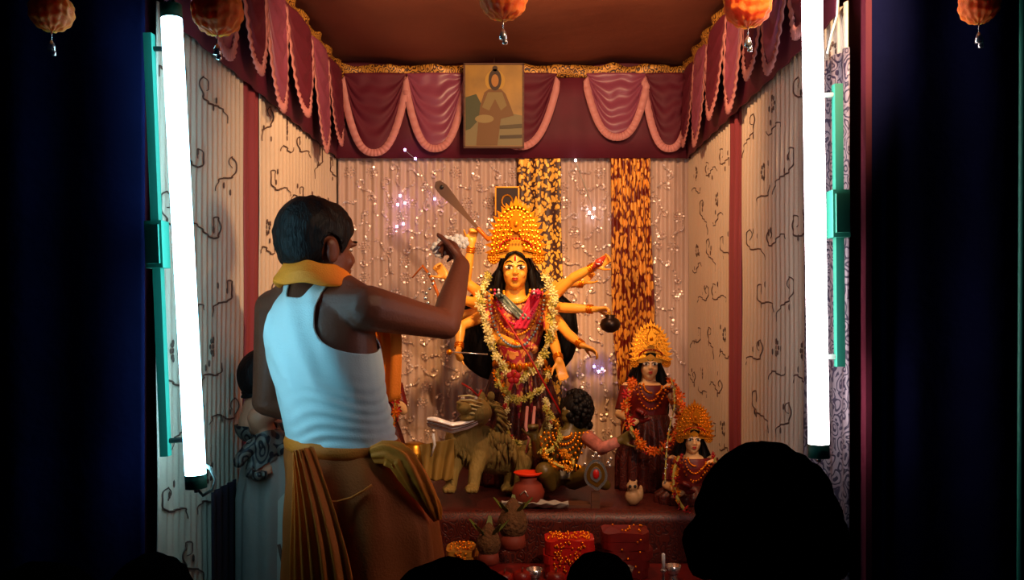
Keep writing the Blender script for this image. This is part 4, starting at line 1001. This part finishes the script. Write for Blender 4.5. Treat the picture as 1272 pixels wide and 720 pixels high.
m_wsheen = mat('white_sheen_cloth', '#fffdfa', .35, metal=.15, bump=.3, bscale=60)  # plain white cloth with a metallic sheen put in to brighten it
# folded white cloth bright below the priest's arm
t = thing('folded_white_cloth', P(575, 525, 3.3), 'gleaming white folded cloth with brown edging laid across the lion', 'cloth')
def fc(off, m, nm, w0, dy):
    pts = [P(531, 522+off, 3.28), P(545, 525+off, 3.27), P(562, 530+off, 3.28), P(580, 527+off*.7, 3.30), P(596, 521+off*.5, 3.33), P(609, 518, 3.36)]
    def fn(u, v):
        x = v*5; i = min(int(x), 4); f = x-i; c = pts[i]*(1-f)+pts[i+1]*f; wd = w0*(1-.45*v)*(math.sin(min(v*6+.6, PI/2))); a = 2*PI*u
        return c+V3((0, dy+.011*math.cos(a), wd*math.sin(a)))+V3((0, .003*math.sin(v*22+a*2), 0))
    grid_obj(nm, fn, 20, 30, m, t, wrap=True)
fc(0, m_wsheen, 'fold', .021, 0); fc(5, m_wsheen, 'fold', .012, .004); fc(-1, m_wood, 'edging', .003, -.012); fc(3, m_wood, 'edging', .0018, -.013)
M().tube([P(538, 538, 3.28), P(540, 552, 3.28), P(536, 566, 3.29)], [.006, .005, .002], 6).build('hanging_thread', m_white, t)
# stand carrying it: pale yellow cloth heap
t = thing('yellow_cloth', P(545, 600, 3.34), 'dull yellow cloth gathered beneath the white folded cloth', 'cloth')
grid_obj('folds', lambda u, v: P(530+34*u-10*(1-v)*(1-u), 545+50*v+8*(1-u)*(1-v), 3.30)+V3((0, (.006+.006*v)*math.sin(u*17+5*v)-.03*v+.01, 0)), 50, 26, mat('yellow_silk', '#8a6a26', .75), t, .003)
tag(M().lathe((-.44, 3.55, .982), [(.05, 0), (.055, .1), (.05, .19), (.02, .2)], 18).build('brass_pitcher_body', m_brass), None)
o = bpy.data.objects['brass_pitcher_body']; o.name = 'brass_vase'; tag(o, 'dark brass vase standing behind the yellow cloth', 'vase')
# ornament with red jewel
t = thing('leaf_ornament', P(740, 612, 3.24), 'silver leaf shaped ornament with red jewel centre below the demon', 'ornament')
def leafp(s): return [(s*.5*math.sin(a)*(1+.15*math.cos(a)), -s*.62*math.cos(a)+(-s*.1 if abs(a) < .3 else 0)) for a in np.linspace(0, 2*PI, 25)[:-1]]
oc = P(740, 588, 3.24)
M().plate(leafp(.085), oc, (1, 0, 0), (0, 0, 1), .004).build('silver_rim', m_silver2, t, False)
M().plate(leafp(.066), oc-V3((0, .003, 0)), (1, 0, 0), (0, 0, 1), .004).build('gold_panel', m_brass, t, False)
M().plate(leafp(.042), oc-V3((0, .006, 0)), (1, 0, 0), (0, 0, 1), .005).build('silver_inner', m_silver2, t, False)
M().ell(oc-V3((0, .012, 0)), (.012, .006, .018), None, 10, 8).build('jewel', m_red, t)
q = M(); [q.ell(oc+V3((x, -.004, z)), (.008, .006, .008), None, 7, 5) for x, z in ((-.01, .062), (.012, .062), (0, .075), (.045, .04), (.055, .055), (.05, .03), (-.04, .035))]; q.build('bead', m_silver2, t)
M().box((oc[0], oc[1]+.012, 1.013), (.03, .02, .062)).build('prop', m_wood, t, False)
# tray and board
def lying(name, x0, x1, y, Y, w_, th, z, m, label, cat, fold=True):
    a, b = P(x0, y, Y)[0], P(x1, y, Y)[0]; t = thing(name, ((a+b)/2, Y, z), label, cat)
    def fn(u, v):
        x = a+(b-a)*u; wd = w_*(.35+.65*math.sin(PI*min(max(u*.9+.08, 0), 1)))
        return (x, Y+(v-.5)*wd+.01*math.sin(u*5), z+th*(.3+abs(v-.5)*2)+.003*math.sin(u*30+v*9))
    grid_obj('sheath', fn, 40, 14, m, t, .003); return t
lying('palm_sheath', 623, 706, 612, 3.235, .06, .02, .984, m_pale, 'long grey palm sheath tray lying at the edge of the dais', 'tray')
t = thing('wooden_board', (.20, 3.28, .982), 'flat brown board lying behind the palm sheath tray', 'board'); M().box((.195, 3.285, .989), (.10, .07, .012)).build('plank', m_wood, t, False)
# offerings on the lower table
ZT2 = .806
def apple(x, y, z, s, m, lb, nm='apple', cat='fruit', g='fruit on the offering table'):
    t = thing(nm, (x, y, z), lb, cat, g); M().lathe((x, y, z), [(.008*s, 0), (.03*s, .006*s), (.04*s, .03*s), (.036*s, .056*s), (.02*s, .066*s), (.004*s, .058*s)], 16).build('flesh', m, t); M().tube([(x, y, z+.055*s), (x+.004, y, z+.08*s)], .002, 5).build('stem', m_wood, t)
def coconut(px, py, Y, s, lb):
    c = P(px, py, Y); t = thing('coconut', c-V3((0, 0, .05*s)), lb, 'coconut', 'coconuts on the offering table')
    def fn(u, v):
        th = 2*PI*u; ph = PI*v; r_ = .05*s*(1+.05*nz(th*3, ph*4, px)); return c+V3((r_*math.sin(ph)*math.cos(th), r_*math.sin(ph)*math.sin(th), -r_*1.15*math.cos(ph)+.03*s*max(0, math.cos(PI-ph))**6))
    grid_obj('husk', fn, 24, 16, m_coco, t, wrap=True)
    M().lathe(c-V3((0, 0, .085*s)), [(.03*s, 0), (.045*s, .01*s), (.04*s, .05*s)], 16).build('pot_base', m_clay, t)
    q = M()
    for k in range(5): a = k*PI*.4+.3; q.plate([(0, 0), (.012, .03), (.004, .07), (-.006, .068), (-.012, .03)], c+V3((.02*math.cos(a), .02*math.sin(a), .035*s)), unit((-math.sin(a), math.cos(a), 0)), unit((math.cos(a)*.7, math.sin(a)*.7, .7)), .001)
    q.build('mango_leaf', mat('mango_leaf', '#4c5a1c', .5), t, False)
coconut(637, 650, 2.98, 1.0, 'husked coconut on a clay pot in the middle of the offering table'); coconut(607, 675, 2.92, .8, 'smaller coconut on a clay pot at the left of the offering table')
def bundle(x0, x1, y0, Y, h, m, label, seed, seq=None):
    a, b = P(x0, y0, Y)[0], P(x1, y0, Y)[0]; t = thing('folded_sari', ((a+b)/2, Y, ZT2), label, 'cloth')
    n = 5
    for k in range(n):
        zz = ZT2+.002+k*h/n; dx = .006*math.sin(seed+k*2)
        secs = lambda u, v, zz=zz, dx=dx: V3(((a+b)/2+dx+((b-a)/2)*max(-1, min(1, 1.12*math.cos(2*PI*u)))*(1+.03*math.sin(k*2+seed)), Y+.065*max(-1, min(1, 1.35*math.sin(2*PI*u))), zz+(h/n*.96)*v+.007*nz(u*9, v+k, seed)*(1 if k == n-1 or v < .9 else .3)))
        V = [secs(i/48, j/5) for j in range(6) for i in range(48)]; F = [(j*48+i, j*48+(i+1) % 48, (j+1)*48+(i+1) % 48, (j+1)*48+i) for j in range(5) for i in range(48)]+[tuple(range(240, 288)), tuple(range(48))[::-1]]
        mesh_obj('fold', V, F, m, t, False)
    if seq:
        q = M(); rj = random.Random(seed)
        for k in range(seq): 
            if k % 2: p = V3((rj.uniform(a+.01, b-.01), Y+rj.uniform(-.05, .05), ZT2+h+.006))
            else: p = V3((rj.uniform(a+.03, b-.03), Y-.068, ZT2+rj.uniform(.01, h)))
            q.ell(p, (.004, .004, .004), None, 6, 4)
        tag(q.build('sequins', m_gold, t), kind='stuff')
    return t
bundle(676, 736, 650, 3.02, .13, mat('scarlet_silk', '#b3140e', .45), 'bright red folded sari with gold sequins on the offering table', 1, 150)
bundle(748, 806, 650, 3.04, .15, m_rsari, 'plain dark red folded cloth stack beside the sequined sari', 4, 24)
bundle(556, 592, 660, 3.0, .10, mat('mustard_print', '#9b6a1c', .6, var=.4, vscale=30), 'mustard yellow folded cloth at the left end of the offering table', 2, 60)
def cup(px, Y, s, label, m=m_silver2):
    x = P(px, 0, Y)[0]; t = thing('metal_cup', (x, Y, ZT2), label, 'cup', 'small metal cups on the offering table')
    M().lathe((x, Y, ZT2), [(.016*s, 0), (.018*s, .004), (.012*s, .01), (.022*s, .03*s), (.028*s, .05*s), (.026*s, .05*s), (.018*s, .02*s)], 16).build('bowl', m, t)
for px, Y, s, lb in ((664, 2.92, 1, 'silver cup standing in front of the red sequined sari'), (580, 2.9, .9, 'silver cup in front of the mustard cloth'), (716, 2.90, .8, 'small silver cup right of the front coconut'), (776, 2.92, 1.1, 'silver cup before the dark red cloth stack'), (836, 2.96, 1, 'silver cup at the right end of the table')): cup(px, Y, s, lb)
for i, (px, Y, z) in enumerate(((690, 2.88, 0), (648, 2.89, 0), (733, 2.93, 0), (626, 2.87, 0))):
    apple(P(px, 0, Y)[0], Y, ZT2, .8, m_fruit, ['dark red apple just left of the small cup', 'dark red apple below the coconut', 'dark red apple in front of the sari\'s right end', 'dark red apple left of the row of fruit'][i])
def candle(px, Y, label):
    x = P(px, 0, Y)[0]; t = thing('candlestick', (x, Y, ZT2), label, 'candlestick', 'silver candlesticks at the table front')
    M().lathe((x, Y, ZT2), [(.02, 0), (.021, .004), (.006, .012), (.005, .05), (.010, .055), (.010, .062), (.004, .063)], 14).build('stick', m_silver2, t); M().lathe((x, Y, ZT2+.062), [(.006, 0), (.006, .05), (.002, .053)], 10).build('candle', m_white, t)
candle(757, 2.87, 'silver candlestick before the dark red cloth stack'); candle(824, 2.87, 'silver candlestick at the right front of the offering table')
# bits on the right of the dais: small shell/animal and silver pieces
t = thing('clay_bird', P(786, 600, 3.3)*V3((1, 1, 0))+V3((0, 0, .982)), 'small beige clay owl figure below the standing right idol', 'figurine')
pb = V3((P(786, 0, 3.3)[0], 3.3, .984)); q = M(); q.ell(pb+V3((0, 0, .03)), (.03, .03, .032)); q.ell(pb+V3((-.004, -.008, .07)), (.022, .022, .02)); q.ell(pb+V3((.03, .0, .045)), (.01, .014, .03)); [q.ell(pb+V3((k*.012, -.01, .088)), (.005, .004, .01)) for k in (-1, 1)]
V, T = q.skin(.004, 2); mesh_obj('body', V, T.tolist(), mat('beige_clay', '#a5825c', .6), t)
for k in (-1, 1): M().ell(pb+V3((k*.009-.004, -.028, .074)), (.006, .004, .006), None, 8, 6).build('eye', m_black, t)
garland('bead_string', [P(834, 470, 3.5), P(838, 500, 3.44), P(832, 530, 3.36), P(828, 560, 3.30), P(826, 600, 3.26)], .008, [m_silver2, m_gold], 'silver bead string hanging between the two right hand idols', .014, seed=12)
# ------------------------------------------------------------------ left side: seated helper and things
def seated():
    X, Y = -.745, 2.80; t = thing('person', (X, Y, ZS), 'dark haired person in dark printed shawl and pale wrap, half hidden left of the man', 'person')
    q = M(); hc = V3((-.79, 2.73, 1.485)); A, R = head(q, hc, (.75, .65, -.2), (0, 0, 1), .82, True)
    q.loft([((X, Y, .86), .11, .11), ((X, Y, .95), .12, .11), ((X, Y-.01, 1.1), .105, .09), ((X, Y-.01, 1.25), .115, .085), ((X, Y-.01, 1.32), .10, .07), ((X-.01, Y-.02, 1.37), .05, .05)], 22)
    q.limb([((X-.03, Y-.09, 1.30), .036), ((-.785, 2.62, 1.405-.02), .033)]); q.limb([((-.785, 2.62, 1.39), .034), ((-.69, 2.66, 1.43), .022)]); hand(q, (-.69, 2.66, 1.43), (1, .3, .15), (0, -.2, -1), 1, .85, .3)
    q.limb([((X+.07, Y-.08, 1.29), .036), ((X+.07, 2.66, 1.27), .032), ((-.765, 2.64, 1.335), .022)]); hand(q, (-.765, 2.62, 1.335), (-.1, -.1, -1), (.3, -1, 0), 1, .85, .4)
    for k in (-1, 1): q.limb([((X+k*.06, Y, .92), .07), ((X+k*.065, Y-.12, .84), .06), ((X+k*.06, Y-.10, .46), .035)]); foot(q, (X+k*.06, Y-.10, .43), (0.1, -1, 0), .8)
    V, T = q.skin(.006, 4); mesh_obj('body', V, T.tolist(), m_skin2, t)
    l = (V-hc)@R; f = l[:, 2]-np.interp(l[:, 1], [-.1, 0, .04, .08], [-.09, -.02, .02, .05]); f[np.linalg.norm(l, axis=1) > .135] = -1
    hv, hf = shell(V, T, f, .014); hv, hf = thick(hv, hf, .006); mesh_obj('hair', hv, hf, m_hair, t)
    f = np.minimum(1.36-V[:, 2], V[:, 2]-.9); d1 = seg_dist(V, (-.785, 2.62, 1.39), (-.6, 2.69, 1.43))-.05; d2 = seg_dist(V, (X+.07, 2.66, 1.27), (-.765, 2.6, 1.2))-.04
    f = np.minimum(f, np.minimum(d1, d2)); cv, cf = shell(V, T, f, .012); cv, cf = thick(cv, cf, .005); mesh_obj('shawl', cv, cf, m_darkcloth, t)
    def fn(u, v):
        th = 2*PI*u; a = .085+.04*min(1, v*5); z = 1.33-.93*v; return V3((X-.005+(a*.95+.006*math.sin(th*11+v*3))*math.cos(th), Y-.10+(a*.8+.006*math.sin(th*11))*math.sin(th), z-.10*0))
    grid_obj('pale_wrap', lambda u, v: fn(u, v*.995)-V3((0, 0, 0)), 90, 30, m_pale, t, .004, wrap=True)
    M().box((X, Y+.03, .60), (.2, .2, .5)).build('stool', m_wood, t, False)
seated()
t = thing('white_folder', (-.655, 2.52, ZS), 'pale sheet folder with dark strap leaning beside the orange dhoti', 'folder')
M().plate([(-.03, 0), (.035, 0), (.04, .78), (.015, .86), (-.02, .82)], (-.672, 2.50, ZS+.002), unit((1, .05, 0)), (0, 0, 1), .012).build('sheet', mat('pale_card', '#b9b4a4', .7), t, False)
M().tube([(-.655, 2.485, ZS+.1), (-.655, 2.484, ZS+.6), (-.66, 2.484, ZS+.62), (-.652, 2.484, ZS+.82)], .007, 6).build('strap', m_black, t)
M().tube([(-.688, 2.484, ZS+.70), (-.67, 2.482, ZS+.62), (-.656, 2.484, ZS+.58)], .005, 6).build('buckle', m_wood, t)

# ------------------------------------------------------------------ onlookers in front, seen from behind
def onlooker(px, ytop, Y, label, shirt, hs=1.0, seed=0, clips=False, bun=False, wide=1.0):
    ztop = CZ-(ytop-CY)/FPX*Y; X = (px-CX)/FPX*Y; hc = V3((X, Y, ztop-.128*hs)); t = thing('person', (X, Y, 0), label, 'person')
    q = M(); A, R = head(q, hc, (0.05, 1, .05), (0, 0, 1), hs, True)
    n = hc[2]-.17*hs; k = hs
    q.loft([((X, Y, n+.02), .06*k, .055*k), ((X, Y, n-.02), .13*k, .075*k), ((X, Y, n-.06), .19*k*wide, .10*k), ((X, Y, n-.2), .18*k*wide, .12*k), ((X, Y, n-.38), .15*k*wide, .11*k), ((X, Y, n-.52), .17*k*wide, .125*k), ((X, Y, n-.60), .16*k*wide, .12*k)], 24)
    hz = n-.58
    for s_ in (-1, 1):
        q.limb([((X+s_*.19*k*wide, Y, n-.08), .055*k), ((X+s_*.235*k*wide, Y+.01, n-.34), .042*k), ((X+s_*.20*k*wide, Y+.10, n-.54), .027*k)]); hand(q, (X+s_*.20*k*wide, Y+.10, n-.54), (-s_*.2, .5, -.8), (-s_, 0, 0), s_, .9*k, .4)
        q.limb([((X+s_*.085*k, Y, hz), .085*k), ((X+s_*.09*k, Y+.01, hz*.53), .055*k), ((X+s_*.09*k, Y-.01, .09), .037*k)]); foot(q, (X+s_*.09*k, Y-.01, .085), (s_*.15, 1, 0), .95)
    V, T = q.skin(.008, 5); V[:, 2] = np.maximum(V[:, 2], .002); mesh_obj('body', V, T.tolist(), m_skin, t)
    l = (V-hc)@R/hs; f = l[:, 2]-np.interp(l[:, 1], [-.11, -.03, .0, .03, .07, .12], [-.10, -.085, .0, .0, .05, .07]); f[np.linalg.norm(l, axis=1) > .16] = -1
    off = .014+.006*np.array([nz(a*45, b*45, c*45+seed) for a, b, c in l]); hv, hf = shell(V, T, f, off); hv, hf = thick(hv, hf, .006); mesh_obj('hair', hv, hf, m_hair2, t)
    if bun: M().ell(A(0, -.125, -.02), (.045, .035, .04), R, 14, 10).build('hair_bun', m_hair2, t)
    hands = np.minimum(np.linalg.norm(V-V3((X-.2*k*wide, Y+.15, n-.6)), axis=1), np.linalg.norm(V-V3((X+.2*k*wide, Y+.15, n-.6)), axis=1))-.13
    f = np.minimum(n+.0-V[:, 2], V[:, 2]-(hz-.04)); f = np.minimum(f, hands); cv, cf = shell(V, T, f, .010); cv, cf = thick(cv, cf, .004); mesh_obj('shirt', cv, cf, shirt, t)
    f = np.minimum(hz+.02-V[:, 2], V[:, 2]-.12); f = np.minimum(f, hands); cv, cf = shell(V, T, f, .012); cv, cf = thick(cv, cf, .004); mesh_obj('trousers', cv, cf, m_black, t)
    if clips:
        for s_ in (-1, 1): M().tube([A(s_*.06-.0, -.115, .055), A(s_*.055, -.12, .02)], .004, 6).build('glint_clip', m_silver2, t)  # silver clips added to give glints on the dark head
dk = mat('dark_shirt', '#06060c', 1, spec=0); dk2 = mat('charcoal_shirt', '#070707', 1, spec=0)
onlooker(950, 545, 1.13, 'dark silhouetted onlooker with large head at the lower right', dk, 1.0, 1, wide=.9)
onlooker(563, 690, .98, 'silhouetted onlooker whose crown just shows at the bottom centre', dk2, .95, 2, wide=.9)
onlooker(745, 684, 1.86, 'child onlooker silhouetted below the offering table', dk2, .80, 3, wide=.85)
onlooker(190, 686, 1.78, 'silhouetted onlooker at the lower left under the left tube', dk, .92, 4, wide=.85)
onlooker(52, 696, 1.08, 'silhouetted onlooker with silver hair clips added for glints at the far lower left', dk2, .9, 5, clips=True, wide=.85)
# street post far right
tag(M().tube([(1.06, 1.9, 0), (1.075, 1.9, 3.2)], .008, 8).build('teal_post', m_teal, None, origin=(1.06, 1.9, 0)), 'thin teal post at the far right edge', 'post')
